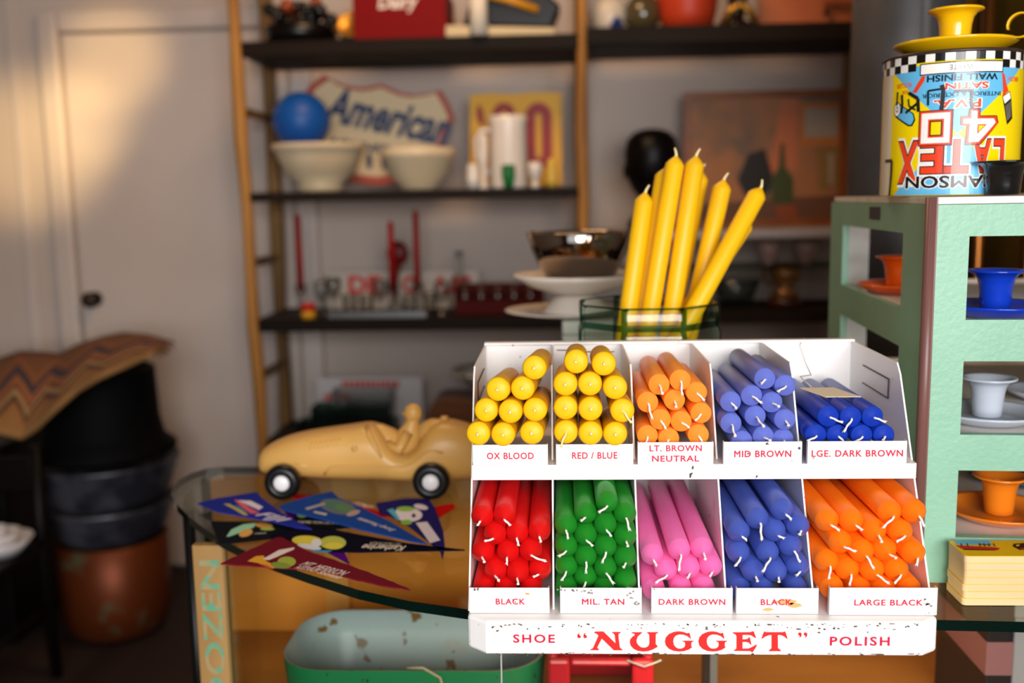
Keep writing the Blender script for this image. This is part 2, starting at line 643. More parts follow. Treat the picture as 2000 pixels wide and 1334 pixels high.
cupp = [(0.1, 360), (11, 360), (6, 352), (5, 345), (12, 338), (14, 320), (12, 312), (10, 313), (10, 330), (0.1, 336)]
lathe_thing('egg_cup', 993, 340, ZM, 3.12, [(0.1, 360), (9, 360), (10, 350), (13, 335), (13, 318), (11, 316), (9, 330), (0.1, 345)], mat('green_glaze', '#0e6a2c', 0.3), 'dark green egg cup in front of the white jug', 'egg cup', 'small cups by the jug')
lathe_thing('egg_cup', 1045, 340, ZM, 3.12, cupp, china, 'white egg cup beside the green one', 'egg cup', 'small cups by the jug')
lathe_thing('egg_cup', 924, 340, ZM, 3.13, [(0.1, 360), (12, 360), (13, 340), (11, 318), (9, 312), (8, 318), (9, 345), (0.1, 352)], china, 'small white beaker at the left edge of the yellow card', 'beaker', 'small cups by the jug')
lathe_thing('candlestick', 945, 340, ZM, 3.14, [(0.1, 360), (12, 360), (5, 352), (5, 320), (8, 300), (8, 262), (5, 258), (0.1, 258)], china, 'slim cream candlestick beside the jug handle', 'candlestick')
lathe_thing('salt_shaker', 1078, 340, ZM, 3.15, [(0.1, 360), (10, 360), (11, 345), (8, 325), (9, 312), (6, 306), (0.1, 305)], mat('pale_yellow_glaze', '#d8b24a', 0.4), 'small pale yellow shaker near the right post of the shelf', 'shaker')

# --- top shelf, left bay
black = mat('black_lacquer', '#080606', 0.3, spec=0.3)
def box_thing(name, px0, py0, px1, z0, Y, depth, m, label, cat, bevel=0.004, group=None, ztop=None):
    a, b = aY(px0, py0, Y), aY(px1, py0, Y)
    zt = a.z if ztop is None else ztop
    xc = (a.x + b.x) / 2
    o = obj(name, MB().box(a.x - xc, b.x - xc, 0, depth, 0, zt - z0), m, bevel=bevel, loc=(xc, Y, z0 + 0.0005))
    return tag(o, label, cat, group)

bd = thing('beadwork_basket', (aY(588, 60, 3.2).x, 3.2, ZT), 'black basket of glossy black and amber glass beads on the top shelf', 'basket')
bb = MB()
bb.lathe([(0.001, 0), (66 * s, 0), (70 * s, 30 * s), (62 * s, 36 * s), (0.001, 34 * s)], 24, (0, 0, 0.0005))
obj('basket', bb, black, bd, local=True)
rng = random.Random(3)
be = MB()
for k in range(46):
    a, r = rng.uniform(0, 6.28), rng.uniform(5, 66) * s
    be.sphere((math.cos(a) * r, math.sin(a) * r * 0.9, (36 + rng.uniform(0, 40)) * s), rng.uniform(9, 14) * s, 10, 7, mi=1 if k % 7 == 0 else 0)
obj('beads', be, [mat('bead_black', '#141210', 0.08), mat('bead_amber', '#8a3c18', 0.1)], bd, local=True)
dk = thing('brass_plate', (aY(690, 60, 3.26).x, 3.26, ZT), 'small round brass dish propped on the top shelf by the red box', 'plate')
pm = MB()
pm.lathe([(0.001, 0), (20 * s, 0), (26 * s, 5 * s), (24 * s, 7 * s), (19 * s, 3 * s), (0.001, 3 * s)], 24)
o = obj('dish', pm, mat('aged_gold', '#b9812e', 0.35, 0.7), dk, local=True)
o.matrix_basis = Matrix.Translation((-0.005, -0.02, 40 * s)) @ Matrix.Rotation(math.radians(75), 4, 'X')
obj('stand', MB().box(-0.05, 0.03, -0.012, 0.03, 0.0005, 16 * s).box(-0.04, 0.02, 0.0, 0.03, 16 * s, 62 * s), black, dk, local=True)
rb = thing('crate', (aY(782, 60, 3.15).x, 3.15, ZT), 'dark red crate with white lettering standing on the top shelf', 'crate')
xa, xb_ = aY(690, 60, 3.12).x - rb.location.x, aY(872, 60, 3.12).x - rb.location.x
mb = MB()
mb.box(xa, xb_, -0.03, 0.0, 0.0005, 0.15).box(xa, xb_, 0.2, 0.22, 0.0005, 0.15).box(xa, xa + 0.02, 0, 0.2, 0.0005, 0.15).box(xb_ - 0.02, xb_, 0, 0.2, 0.0005, 0.15).box(xa + .02, xb_ - .02, 0, 0.2, 0.0005, 0.02)
obj('body', mb, mat('crate_red', '#780709', 0.6, spec=0.1), rb, local=True, bevel=0.003)
obj('lettering', MB().raw(text('Dairy', 0.12, 0.05, 0.03, 0.2), M_front(0.0, -0.0306, 0.105)), china, rb, local=True)
tk = thing('typewriter', (aY(975, 60, 3.18).x + 0.012, 3.18, ZT), 'black and yellow metal toy machine with a cream base on the top shelf', 'toy')
tb = MB()
tb.prism([(-0.17, 0.0005), (0.16, 0.0005), (0.16, 0.02), (-0.17, 0.035)], -0.08, 0.1)
obj('base', tb, mat('cream_paint', '#c9b48c', 0.5), tk, local=True, bevel=0.004)
tb = MB()
tb.prism([(-0.12, 0.036), (0.15, 0.022), (0.18, 0.09), (0.12, 0.14), (-0.02, 0.15), (-0.10, 0.10)], -0.05, 0.09)
obj('body', tb, black, tk, local=True, bevel=0.01)
obj('bar', MB().tube([(-0.04, -0.07, 0.12), (0.02, -0.07, 0.105), (0.11, -0.065, 0.075)], 0.012, 8), mat('toy_yellow', '#c98a18', 0.4), tk, local=True)
obj('bracket', MB().box(0.02, 0.035, -0.07, -0.05, 0.088, 0.105), black, tk, local=True)
lathe_thing('pillar_candle', 935, 50, ZT, 3.085, [(0.1, 56), (17, 56), (17, -30), (15, -33), (0.1, -32)], mat('pale_wax', '#e4d6c2', 0.5), 'pale cream pillar candle standing before the black toy machine', 'candle')

# --- top shelf, right bay
ZTR = 1.853
lathe_thing('ginger_jar', 1190, 40, ZTR, 3.2, [(0.1, 47), (26, 47), (30, 30), (33, 8), (26, -8), (14, -14), (14, -26), (0.1, -28)],
            mat('blue_white_glaze', '#c8bba8', 0.3, col2='#24356e', nscale=14, nlo=0.55, nhi=0.62), 'cream and blue glazed jar next to the post on the top shelf', 'jar')
lathe_thing('vase', 1255, 40, ZTR, 3.2, [(0.1, 46), (20, 46), (32, 28), (34, 8), (26, -12), (14, -20), (16, -30), (12, -30), (0.1, -10)],
            mat('olive_glass', '#4c4028', 0.12, coat=0.6), 'round dark olive glass vase next to the red pot', 'vase')
lathe_thing('flower_pot', 1343, 40, ZTR, 3.2, [(0.1, 46), (44, 46), (52, 20), (56, -10), (58, -40), (52, -40), (48, -10), (0.1, 20)],
            mat('orange_red_glaze', '#b8391a', 0.45), 'large orange red pot on the top shelf', 'pot')
fg = thing('figurine', (aY(1440, 45, 3.2).x, 3.2, ZTR), 'dark figurine with gold trim on the top shelf beside the orange board', 'figurine')
fb = MB()
fb.lathe([(0.001, 0.0005), (0.05, 0.0005), (0.05, 0.015), (0.02, 0.03), (0.03, 0.09), (0.042, 0.13), (0.02, 0.17), (0.001, 0.175)], 18)
obj('body', fb, mat('dark_brown_glaze', '#1d110a', 0.3), fg, local=True)
obj('trim', MB().tube([(-0.05, -0.03, 0.012), (-0.03, -0.055, 0.05), (0.0, -0.05, 0.07), (0.03, -0.05, 0.045), (0.05, -0.03, 0.012)], 0.012, 8), mat('aged_gold', '#b9812e'), fg, local=True)
pb = thing('painted_board', (aY(1585, 45, 3.28).x, 3.28, ZTR), 'salmon orange painted board with a wire coil on the top shelf', 'board')
xa, xb_ = aY(1482, 40, 3.28).x - pb.location.x, aY(1690, 40, 3.28).x - pb.location.x
obj('panel', MB().box(xa, xb_, 0, 0.015, 0.0005, 0.2), mat('salmon_paint', '#c9703f', 0.5, col2='#bb5c34', nscale=6), pb, local=True)
cl = MB()
hp = []
for k in range(90):
    a = k * 0.7
    hp.append((aY(1612, 40, 3.25).x - pb.location.x + k * 0.0014, -0.022 + 0.011 * math.cos(a), 0.075 + 0.011 * math.sin(a)))
cl.tube(hp, 0.0022, 5)
obj('coil', cl, mat('dark_wire', '#2a2420', 0.4, 0.6), pb, local=True)
obj('coil_bracket', MB().box(hp[0][0], hp[0][0] + 0.01, -0.03, 0.0, 0.05, 0.065).box(hp[-1][0] - .01, hp[-1][0], -0.03, 0.0, 0.05, 0.065), mat('dark_wire', '#2a2420'), pb, local=True)

# --- framed still life, bust
YP = 3.36
pic = thing('framed_painting', (aY(1497, 440, YP).x, YP, zgrey), 'framed still life painting of bottles and a window leaning above the grey shelf', 'painting')
fr = [aY(1336, 180, YP), aY(1658, 180, YP), aY(1500, 440, YP)]
x0, x1, zt, zb = fr[0].x, fr[1].x, fr[0].z, zgrey + 0.001
fwid = 0.022
fm = MB()
fm.box(x0, x1, YP, YP + 0.025, zt - fwid, zt).box(x0, x1, YP, YP + 0.025, zb, zb + fwid)
fm.box(x0, x0 + fwid, YP, YP + 0.025, zb + fwid, zt - fwid).box(x1 - fwid, x1, YP, YP + 0.025, zb + fwid, zt - fwid)
obj('frame', fm, wood('chestnut_frame', '#97531c', '#74380f', 8, (1, 1, 1), 0.4), pic)
obj('canvas', MB().box(x0 + fwid, x1 - fwid, YP + 0.012, YP + 0.02, zb + fwid, zt - fwid), mat('canvas_ochre', '#a8704a', 0.6, col2='#75604f', nscale=7, nlo=0.4, nhi=0.62), pic)
pt = MB()
def pq(pts, mi):
    P = PX(pts, YP + 0.011)
    k = 0.0003 * (1 + len(pt.f) * 0.25)
    pt.flat([[(p[0], p[1]) for p in P]], Matrix.Translation((0, YP + 0.0115 - k, 0)) @ Matrix.Rotation(PI / 2, 4, 'X'), mi)
pq([(1525, 196), (1560, 196), (1555, 330), (1500, 345), (1515, 260)], 0)
pq([(1562, 200), (1645, 200), (1645, 285), (1562, 285)], 1)
pq([(1572, 212), (1636, 212), (1636, 268), (1572, 268)], 2)
pq([(1345, 400), (1645, 380), (1645, 432), (1345, 432)], 3)
pq([(1462, 300), (1495, 290), (1500, 312), (1512, 350), (1498, 380), (1455, 382), (1440, 352), (1455, 315)], 4)
pq([(1524, 280), (1532, 280), (1534, 325), (1550, 350), (1548, 398), (1508, 398), (1505, 350), (1521, 325)], 5)
pq([(1592, 290), (1645, 285), (1645, 370), (1600, 372)], 6)
pq([(1618, 300), (1628, 300), (1626, 360), (1620, 360)], 2)
pq([(1515, 402), (1550, 398), (1560, 425), (1520, 428)], 7)
obj('painted_scene', pt, [mat('paint_rust', '#c4714c', 0.6), mat('paint_orange', '#bb7238', 0.6), mat('paint_grey', '#a39484', 0.6), mat('paint_brown', '#6a4630', 0.6),
                   mat('paint_black', '#231c18', 0.5), mat('paint_green', '#3f4a1c', 0.5), mat('paint_ochre', '#8a6a38', 0.5), mat('paint_red', '#8e4420', 0.5)], pic)
bu = thing('bust', (aY(1272, 440, 3.22).x, 3.22, zgrey), 'black carved head sculpture on the grey shelf beside the framed painting', 'sculpture')
hm = MB()
s22 = sc_at(3.22)
prof = [(0.1, 442), (46, 442), (44, 425), (30, 412), (22, 395), (24, 380), (36, 366), (46, 345), (50, 320), (51, 295), (47, 272), (34, 258), (16, 252), (0.1, 251)]
hm.lathe([(max(r * s22, 1e-5), (442 - y) * s22) for r, y in prof], 28, (0, 0, 0.0005), sy=1.08)
hm.sphere((0.0, -51 * s22, 112 * s22), 8 * s22, 10, 8, sc=(0.8, 1, 1.9))
hm.sphere((0.0, -46 * s22, 84 * s22), 7 * s22, 10, 8, sc=(1.9, 1, 0.6))
for sx in (-1, 1):
    hm.sphere((sx * 18 * s22, -44 * s22, 124 * s22), 7 * s22, 10, 8, sc=(1.3, 0.6, 0.6))
    hm.sphere((sx * 50 * s22, 0, 112 * s22), 10 * s22, 10, 8, sc=(0.4, 0.8, 1.4))
obj('head', hm, mat('ebony', '#060404', 0.4, spec=0.15), bu, local=True)

# --- under the grey shelf: pink cups on the glass shelf, brown trophy
for k, x in enumerate((1500, 1573)):
    lathe_thing('teacup', x, 495, zgl, 3.22, [(0.1, 522), (10, 522), (11, 518), (20, 500), (23, 478), (21, 478), (18, 500), (0.1, 516)],
                mat('pink_lustre', '#a88478', 0.3), ('pink lustre cup on the glass shelf nearer the candles', 'pink lustre cup on the glass shelf nearer the green rack')[k], 'cup', 'pink cups on the glass shelf')
s_old = s
s = s * 0.8
tr = thing('teapot', (aY(1532, 600, 3.2).x, 3.2, 0.995), 'brown and gold ornate pot with a curled handle on a dark foot', 'pot')
tmb = MB().lathe([(0.001, 0.034), (32 * s, 0.034), (28 * s, 38 * s), (16 * s, 48 * s), (36 * s, 70 * s), (38 * s, 86 * s), (26 * s, 100 * s), (12 * s, 104 * s), (0.001, 106 * s)], 22)
obj('body', tmb, mat('brown_lustre', '#7a532c', 0.3, 0.3), tr, local=True)
obj('handle', MB().tube([(-34 * s, 0, 88 * s), (-50 * s, 0, 96 * s), (-52 * s, 0, 70 * s), (-40 * s, 0, 54 * s), (-24 * s, 0, 56 * s)], 4 * s, 7), mat('brown_lustre', '#7a532c'), tr, local=True)
obj('foot', MB().lathe([(0.001, 0.0005), (42 * s, 0.0005), (42 * s, 0.02), (34 * s, 0.034), (0.001, 0.034)], 22), mat('dark_foot', '#3a1c0c', 0.3), tr, local=True)
s = s_old
lathe_thing('glass_bowl', 1437, 590, 0.995, 3.22, [(0.1, 612), (26, 612), (36, 590), (46, 560), (44, 560), (34, 590), (0.1, 608)], glass('bowl_glass', '#e4e8e6', '#98a098'), 'clear glass bowl on the dark shelf behind the jar', 'bowl')

# --- third shelf: candles, glassware, red letter sign, tray
redwax = mat('red_wax', '#8c0a08', 0.5, spec=0.15)
cg = glass('clear_glass', '#f2f3f2', '#9a9c9a')
def holder_candle(px, top, bot, lab, Y=3.2):
    x = aY(px, (top + bot) / 2, Y).x
    t = thing('candle_in_holder', (x, Y, ZL), lab, 'candle', 'red candles in glass holders')
    mb = MB().lathe([(0.001, 0.0005), (16 * s, 0.0005), (16 * s, 4 * s), (6 * s, 12 * s), (5 * s, 30 * s), (12 * s, 42 * s), (13 * s, 60 * s), (9 * s, 62 * s), (8 * s, 46 * s), (0.001, 42 * s)], 18)
    obj('glass_holder', mb, cg, t, local=True)
    zt_ = (612 - top) * s
    obj('candle_stick', MB().lathe([(0.001, 44 * s), (6.5 * s, 44 * s), (6 * s, zt_ - 6 * s), (2 * s, zt_), (0.001, zt_)], 14), redwax, t, local=True)
    return t
holder_candle(585, 412, 600, 'red taper candle in a glass holder nearest the left shelf post')
holder_candle(765, 428, 600, 'red taper candle in a glass holder in front of the red spoon', 3.16)
holder_candle(814, 408, 600, 'red taper candle in a glass holder beside the red spoon')
sp = thing('ladle', (aY(780, 600, 3.26).x, 3.26, ZL), 'dark red round-headed enamel ladle standing upright among the glassware', 'ladle')
lm = MB().sphere((0, 0, 118 * s), 22 * s, 18, 12, sc=(1, 0.5, 1.15))
lm.tube([(0, 0, 100 * s), (-6 * s, 0, 70 * s), (-8 * s, 0, 20 * s)], [9 * s, 6 * s, 4 * s], 8)
obj('head', lm, mat('dark_red_enamel', '#5e0605', 0.4, spec=0.2), sp, local=True)
obj('foot', MB().lathe([(0.001, 0.0005), (20 * s, 0.0005), (16 * s, 20 * s), (0.001, 22 * s)], 16, (-8 * s, 0, 0)), cg, sp, local=True)
rs_ = thing('letter_sign', (aY(790, 600, 3.36).x, 3.36, ZL), 'white board with red block letters standing behind the glassware', 'sign')
a, b = aY(640, 536, 3.36), aY(935, 536, 3.36)
obj('panel', MB().box(a.x, b.x, 3.36, 3.37, ZL + 0.0005, aY(780, 530, 3.36).z), mat('board_white', '#c3b3a4', 0.5), rs_)
for w, px, wd in (('DE', 712, 60), ('O', 800, 26), ('US', 888, 62)):
    c = aY(px, 556, 3.36)
    obj('lettering', MB().raw(text(w, wd * sc_at(3.36), 32 * sc_at(3.36), 0.05), M_front(c.x, 3.3594, c.z)), mat('letter_red', '#c22a1c', 0.5), rs_)
gobp = [(0.1, 612), (13, 612), (13, 609), (3, 605), (3, 590), (10, 580), (14, 562), (13, 545), (11.5, 545), (12, 562), (8, 580), (0.1, 586)]
tumb = [(0.1, 612), (12, 612), (15, 570), (13.5, 570), (11, 607), (0.1, 608)]
for k, (x, Y, pr, lab) in enumerate(((628, 3.2, gobp, 'stemmed glass just right of the first red candle'), (652, 3.3, gobp, 'stemmed glass second from the first red candle'),
                                     (682, 3.18, tumb, 'glass tumbler at the left edge of the red letters'), (716, 3.16, tumb, 'glass tumbler below the red letters DE'),
                                     (742, 3.22, gobp, 'stemmed glass just left of the red ladle'), (840, 3.2, tumb, 'glass tumbler right of the tallest red candle'),
                                     (862, 3.15, gobp, 'stemmed glass next to the dark red tray'), (800, 3.13, tumb, 'short glass tumbler at the shelf front by the red ladle'))):
    lathe_thing('drinking_glass', x, 580, ZL, Y, pr, cg, lab, 'glass', 'clear glassware on the third shelf')
lathe_thing('decanter', 898, 580, ZL, 3.3, [(0.1, 612), (22, 612), (24, 590), (20, 560), (8, 540), (7, 510), (10, 500), (8, 498), (0.1, 515)], cg, 'clear glass decanter behind the dark red tray', 'decanter')
sv = thing('serving_tray', (aY(740, 605, 3.14).x, 3.14, ZL), 'long shiny metal tray lying along the shelf edge under the glassware', 'tray')
s14 = sc_at(3.14)
tm = MB()
tm.box(-95 * s14, 95 * s14, -0.035, -0.005, 0.0005, 0.004).box(-97 * s14, -95 * s14, -0.037, -0.003, 0.0005, 0.02).box(95 * s14, 97 * s14, -0.037, -0.003, 0.0005, 0.02).box(-95 * s14, 95 * s14, -0.037, -0.035, 0.0005, 0.02)
obj('tray_body', tm, mat('steel', '#8d8a88', 0.25, 0.9), sv, local=True)
tn = thing('tin', (aY(602, 600, 3.11).x, 3.11, ZL), 'tiny red and yellow round tin at the shelf edge', 'tin')
obj('body', MB().lathe([(0.001, 0.0005), (14 * s, 0.0005), (14 * s, 15 * s), (0.001, 15 * s)], 18), mat('tin_yellow', '#c98f14', 0.4), tn, local=True)
obj('lid', MB().lathe([(0.001, 15 * s), (14.5 * s, 15 * s), (14.5 * s, 26 * s), (12 * s, 30 * s), (0.001, 30 * s)], 18), mat('tin_red', '#b0120c', 0.4), tn, local=True)
rt = thing('divided_tray', (aY(962, 600, 3.14).x, 3.14, ZL), 'dark red wooden tray of small brown jars on the third shelf', 'tray')
a, b = aY(888, 600, 3.14).x - rt.location.x, aY(1062, 600, 3.14).x - rt.location.x
tm = MB()
tm.box(a, b, 0, 0.16, 0.0005, 0.012).box(a, b, 0, 0.01, 0.012, 0.045).box(a, b, 0.15, 0.16, 0.012, 0.09).box(a, a + 0.01, 0.01, 0.15, 0.012, 0.09).box(b - 0.01, b, 0.01, 0.15, 0.012, 0.09)
obj('tray_body', tm, mat('oxblood_paint', '#440908', 0.6, spec=0.1), rt, local=True, bevel=0.002)
for k in range(5):
    x = aY(908 + k * 32, 570, 3.2).x
    mb = MB().lathe([(0.001, 0), (11 * s, 0), (12 * s, 30 * s), (8 * s, 38 * s), (8 * s, 44 * s), (0.001, 44 * s)], 16)
    tag(obj('spice_jar', mb, mat('brown_glass', '#3a1d10', 0.2, coat=0.5), loc=(x, 3.2, ZL + 0.0125)),
        ('first', 'second', 'third', 'fourth', 'fifth')[k] + ' small brown jar from the left in the dark red tray', 'jar', 'brown jars in the dark red tray')

# --- bottom shelf
bsn = thing('price_sign', (aY(722, 800, 3.3).x, 3.3, ZB), 'white card with rows of red print standing on the lowest shelf', 'sign')
a, b = aY(618, 738, 3.3), aY(824, 738, 3.3)
obj('panel', MB().box(a.x, b.x, 3.3, 3.306, ZB + 0.0005, a.z), mat('card_white', '#c9c2c0', 0.5), bsn)
lm = MB()
r2 = random.Random(5)
for y, xa, xb_ in ((750, 668, 778), (776, 632, 682)):
    x = xa
    while x < xb_:
        w = r2.uniform(5, 9)
        c = aY(x, y, 3.3)
        ss = sc_at(3.3)
        lm.flat([[(0, -7 * ss), (w * ss, -7 * ss), (w * ss, 7 * ss), (0, 7 * ss)]], M_front(c.x, 3.2994, c.z))
        x += w + 2.5
obj('lettering', lm, mat('letter_red', '#c22a1c'), bsn)
gd = glass('teal_glass', '#b8ccc4', '#2f6a58')
for k, (x, w, z, lab) in enumerate(((680, 100, 0.0, 'wide green glass dish at the bottom of the stack on the lowest shelf'),
                                    (690, 80, 0.052, 'middle green glass dish stacked on the lowest shelf'),
                                    (712, 60, 0.104, 'topmost smaller grey glass dish of the stack on the lowest shelf'))):
    hw = w * sc_at(3.18)
    mb = MB()
    mb.box(-hw, hw, -0.05, 0.05, 0, 0.005)
    for q in ((-hw, -hw + 0.005, -0.05, 0.05), (hw - 0.005, hw, -0.05, 0.05)):
        mb.box(q[0], q[1], q[2], q[3], 0.005, 0.05)
    mb.box(-hw + .005, hw - .005, -0.05, -0.045, 0.005, 0.05).box(-hw + .005, hw - .005, 0.045, 0.05, 0.005, 0.05)
    tag(obj('glass_dish', mb, gd if k < 2 else cg, loc=(aY(x, 800, 3.2).x, 3.2, ZB + 0.0006 + z)), lab, 'dish', 'stacked glass dishes')
wbx = thing('wooden_box', (aY(890, 850, 3.15).x, 3.15, ZB), 'brown wooden box with a rounded lid on the lowest shelf behind the toy car', 'box')
a, b = aY(828, 800, 3.15).x - wbx.location.x, aY(1010, 800, 3.15).x - wbx.location.x
brownw = wood('brown_box_wood', '#6e4320', '#43240e', 8, (0.3, 1, 1), 0.4)
obj('body', MB().box(a, b, 0, 0.2, 0.0005, 0.06), brownw, wbx, local=True, bevel=0.003)
obj('lid', MB().prism([(a + 0.002, 0.061), (b - 0.002, 0.061), (b - 0.01, 0.115), (a + 0.06, 0.125), (a + 0.03, 0.115)], 0.0, 0.2), brownw, wbx, local=True, bevel=0.004)
pl2 = lathe_thing('plate', 960, 720, ZB + 0.127, 3.25, [(0.1, 762), (30, 762), (64, 726), (80, 718), (79, 714), (60, 722), (28, 757), (0.1, 757)], mat('rim_plate', '#d8cfc2', 0.3, col2='#6a8a6a', nscale=18, nlo=0.6, nhi=0.7), 'white dish with a green pattern on the brown wooden box', 'dish')

# ================================================================== LEFT CORNER: pots, rug, chair
YC = 2.98
cpx = 208
def stack_lathe(name, prof, m, label, cat, zbase, pot_y=YC):
    x = aY(cpx, 900, pot_y).x
    ss = sc_at(pot_y) * 1.02
    mb = MB().lathe([(max(r * ss, 1e-5), z) for r, z in prof], 36)
    return tag(obj(name, mb, m, loc=(x, pot_y, zbase)), label, cat)
copper = mat('aged_copper', '#7a3c18', 0.42, 0.55, col2='#3e2412', nscale=6, nlo=0.4, nhi=0.65)
zinc = mat('zinc', '#6a6a74', 0.4, 0.6, col2='#3a3a44', nscale=9)
stack_lathe('copper_cauldron', [(0.1, 0.0), (70, 0.0), (96, 0.03), (106, 0.10), (108, 0.315), (104, 0.318), (102, 0.1), (0.1, 0.06)],
            mat('verdigris_copper', '#6a3010', 0.45, 0.5, col2='#5f7a5e', nscale=7, nlo=0.60, nhi=0.75), 'round copper cauldron with green patina standing on the floor', 'pot', 0.001)
stack_lathe('zinc_tub', [(0.1, 0.0), (98, 0.0), (108, 0.03), (124, 0.10), (128, 0.115), (124, 0.115), (104, 0.02), (0.1, 0.01)], zinc,
            'grey metal tub resting on the copper cauldron', 'tub', 0.321)
stack_lathe('zinc_tub', [(0.1, 0.0), (112, 0.0), (120, 0.03), (138, 0.12), (142, 0.13), (138, 0.135), (116, 0.02), (0.1, 0.01)], zinc,
            'wider grey metal tub nested on top of the other tub', 'tub', 0.438)
stack_lathe('iron_pot', [(0.1, 0.0), (112, 0.0), (136, 0.015), (138, 0.03), (116, 0.06), (108, 0.12), (104, 0.275), (98, 0.28), (96, 0.1), (0.1, 0.05)],
            mat('cast_iron', '#050404', 0.7, spec=0.1), 'tall black iron pot upside down under the rug', 'pot', 0.575)

# dark chair carrying crockery
chw = mat('black_wood', '#080504', 0.5, spec=0.15)
ch = thing('chair', (aY(80, 1000, 2.65).x - 0.17, 2.47, 0), 'dark wooden chair in the corner carrying white crockery', 'chair')
chx = ch.location.x
obj('seat', MB().box(-0.22, 0.20, -0.2, 0.2, 0.405, 0.43), chw, ch, local=True, bevel=0.008)
for sx in (-0.19, 0.17):
    obj('leg', MB().tube([(sx, -0.17, 0.405), (sx, -0.18, 0.2), (sx, -0.19, 0.0)], [0.02, 0.024, 0.013], 10), chw, ch, local=True)
    obj('leg', MB().tube([(sx, 0.18, 0.69), (sx, 0.17, 0.43), (sx, 0.19, 0.0)], [0.016, 0.022, 0.016], 10), chw, ch, local=True)
obj('backrest', MB().box(-0.18, 0.16, 0.165, 0.185, 0.56, 0.66), chw, ch, local=True, bevel=0.005)
obj('stretcher', MB().tube([(-0.19, -0.18, 0.18), (0.17, -0.18, 0.18)], 0.01, 8).tube([(0.17, -0.18, 0.22), (0.17, 0.18, 0.22)], 0.01, 8), chw, ch, local=True)
chest = thing('chest', (-1.95, 3.06, 0), 'black wooden chest behind the chair, half under the rug', 'chest')
obj('body', MB().box(-0.25, 0.25, -0.2, 0.2, 0.0005, 0.60), chw, chest, local=True, bevel=0.006)
obj('lid', MB().box(-0.26, 0.26, -0.21, 0.21, 0.601, 0.64), chw, chest, local=True, bevel=0.006)
wc = mat('white_crockery', '#c9c5c6', 0.3)
xc = aY(8, 1000, 2.5).x
s6 = sc_at(2.5)
tag(obj('serving_dish', MB().lathe([(0.001, 0), (40 * s6, 0), (66 * s6, 34 * s6), (62 * s6, 34 * s6), (38 * s6, 5 * s6), (0.001, 5 * s6)], 28), wc, loc=(xc - 0.02, 2.5, 0.4305)), 'white china dish at the bottom of the pile on the dark chair', 'dish', 'white crockery on the dark chair')
tag(obj('serving_dish', MB().lathe([(0.001, 0), (26 * s6, 0), (46 * s6, 40 * s6), (42 * s6, 40 * s6), (24 * s6, 5 * s6), (0.001, 5 * s6)], 28), wc, loc=(xc - 0.024, 2.5, 0.4305 + 7 * s6)), 'white china bowl sitting in the larger dish on the dark chair', 'bowl', 'white crockery on the dark chair')
tag(obj('teacup', MB().lathe([(0.001, 0), (14 * s6, 0), (15 * s6, 4 * s6), (24 * s6, 44 * s6), (22 * s6, 44 * s6), (12 * s6, 6 * s6), (0.001, 6 * s6)], 24), wc, loc=(xc - 0.03, 2.5, 0.4305 + 13 * s6)), 'white china cup on top of the crockery pile', 'cup', 'white crockery on the dark chair')

# rug draped over pot and chair back
TOP = [(-140, 735), (-60, 715), (0, 702), (40, 688), (85, 690), (115, 694), (150, 676), (200, 660), (240, 652), (290, 656), (330, 668)]
BOT = [(-160, 800), (-80, 850), (-10, 845), (20, 852), (42, 858), (70, 838), (110, 800), (150, 765), (195, 738), (240, 718), (300, 690)]
rows = []
NV = 12
for i in range(NV + 1):
    t = i / NV
    row = []
    for (a, b) in zip(TOP, BOT):
        x, y = a[0] + (b[0] - a[0]) * t, a[1] + (b[1] - a[1]) * t
        Yd = 2.99 - 0.36 * (t ** 0.7) + 0.012 * math.sin(x * 0.06 + t * 5)
        pt_ = aY(x, y, Yd)
        row.append(pt_)
    rows.append(row)
# back flap hanging behind
back = []
for k in (2, 1):
    back.append([Vector((p.x, 3.17 + 0.02 * k, p.z - 0.10 * k)) for p in rows[0]])
def refine(rows, n):
    out = []
    for r in rows:
        q = []
        for i in range(len(r) - 1):
            for k in range(n):
                q.append(r[i].lerp(r[i + 1], k / n))
        q.append(r[-1])
        out.append(q)
    return out
rows = refine(rows, 3)
rg = MB().grid(rows)
rug = obj('rug', rg, mat('rug_placeholder', '#8a5a34', 0.9), solid=0.012)
tag(rug, 'brown and navy patterned rug draped over the black iron pot and chest', 'rug')
me = rug.data
uv = me.uv_layers.new(name='UVMap')
nc = len(rows[0])
for p in me.polygons:
    for li in p.loop_indices:
        vi = me.loops[li].vertex_index
        uv.data[li].uv = ((vi % nc) / (nc - 1), (vi // nc) / (len(rows) - 1))
rm = bpy.data.materials.new('kilim_weave')
rm.use_nodes = True
nt = rm.node_tree
b_ = nt.nodes['Principled BSDF']
b_.inputs['Roughness'].default_value = 0.95
tc = nt.nodes.new('ShaderNodeTexCoord')
sep = nt.nodes.new('ShaderNodeSeparateXYZ')
nt.links.new(tc.outputs['UV'], sep.inputs[0])
def math_(op, a, b):
    n = nt.nodes.new('ShaderNodeMath')
    n.operation = op
    for i, q in enumerate((a, b)):
        if isinstance(q, (int, float)):
            n.inputs[i].default_value = q
        else:
            nt.links.new(q, n.inputs[i])
    return n.outputs[0]
zig = math_('PINGPONG', math_('MULTIPLY', sep.outputs[0], 5.0), 0.5)
tt = math_('ADD', sep.outputs[1], math_('MULTIPLY', zig, 0.5))
rr = nt.nodes.new('ShaderNodeValToRGB')
rr.color_ramp.interpolation = 'CONSTANT'
els = rr.color_ramp.elements
els[0].position, els[0].color = 0, C('#6b4426')
els[1].position, els[1].color = 0.92, C('#8a6236')
for pos, cc in ((0.28, '#7d4a26'), (0.40, '#3b2e36'), (0.52, '#8e5632'), (0.62, '#6a3a22'), (0.68, '#9a7a4e'), (0.76, '#4a3022'), (0.84, '#8a5a30')):
    e = els.new(pos)
    e.color = C(cc)
nt.links.new(tt, rr.inputs[0])
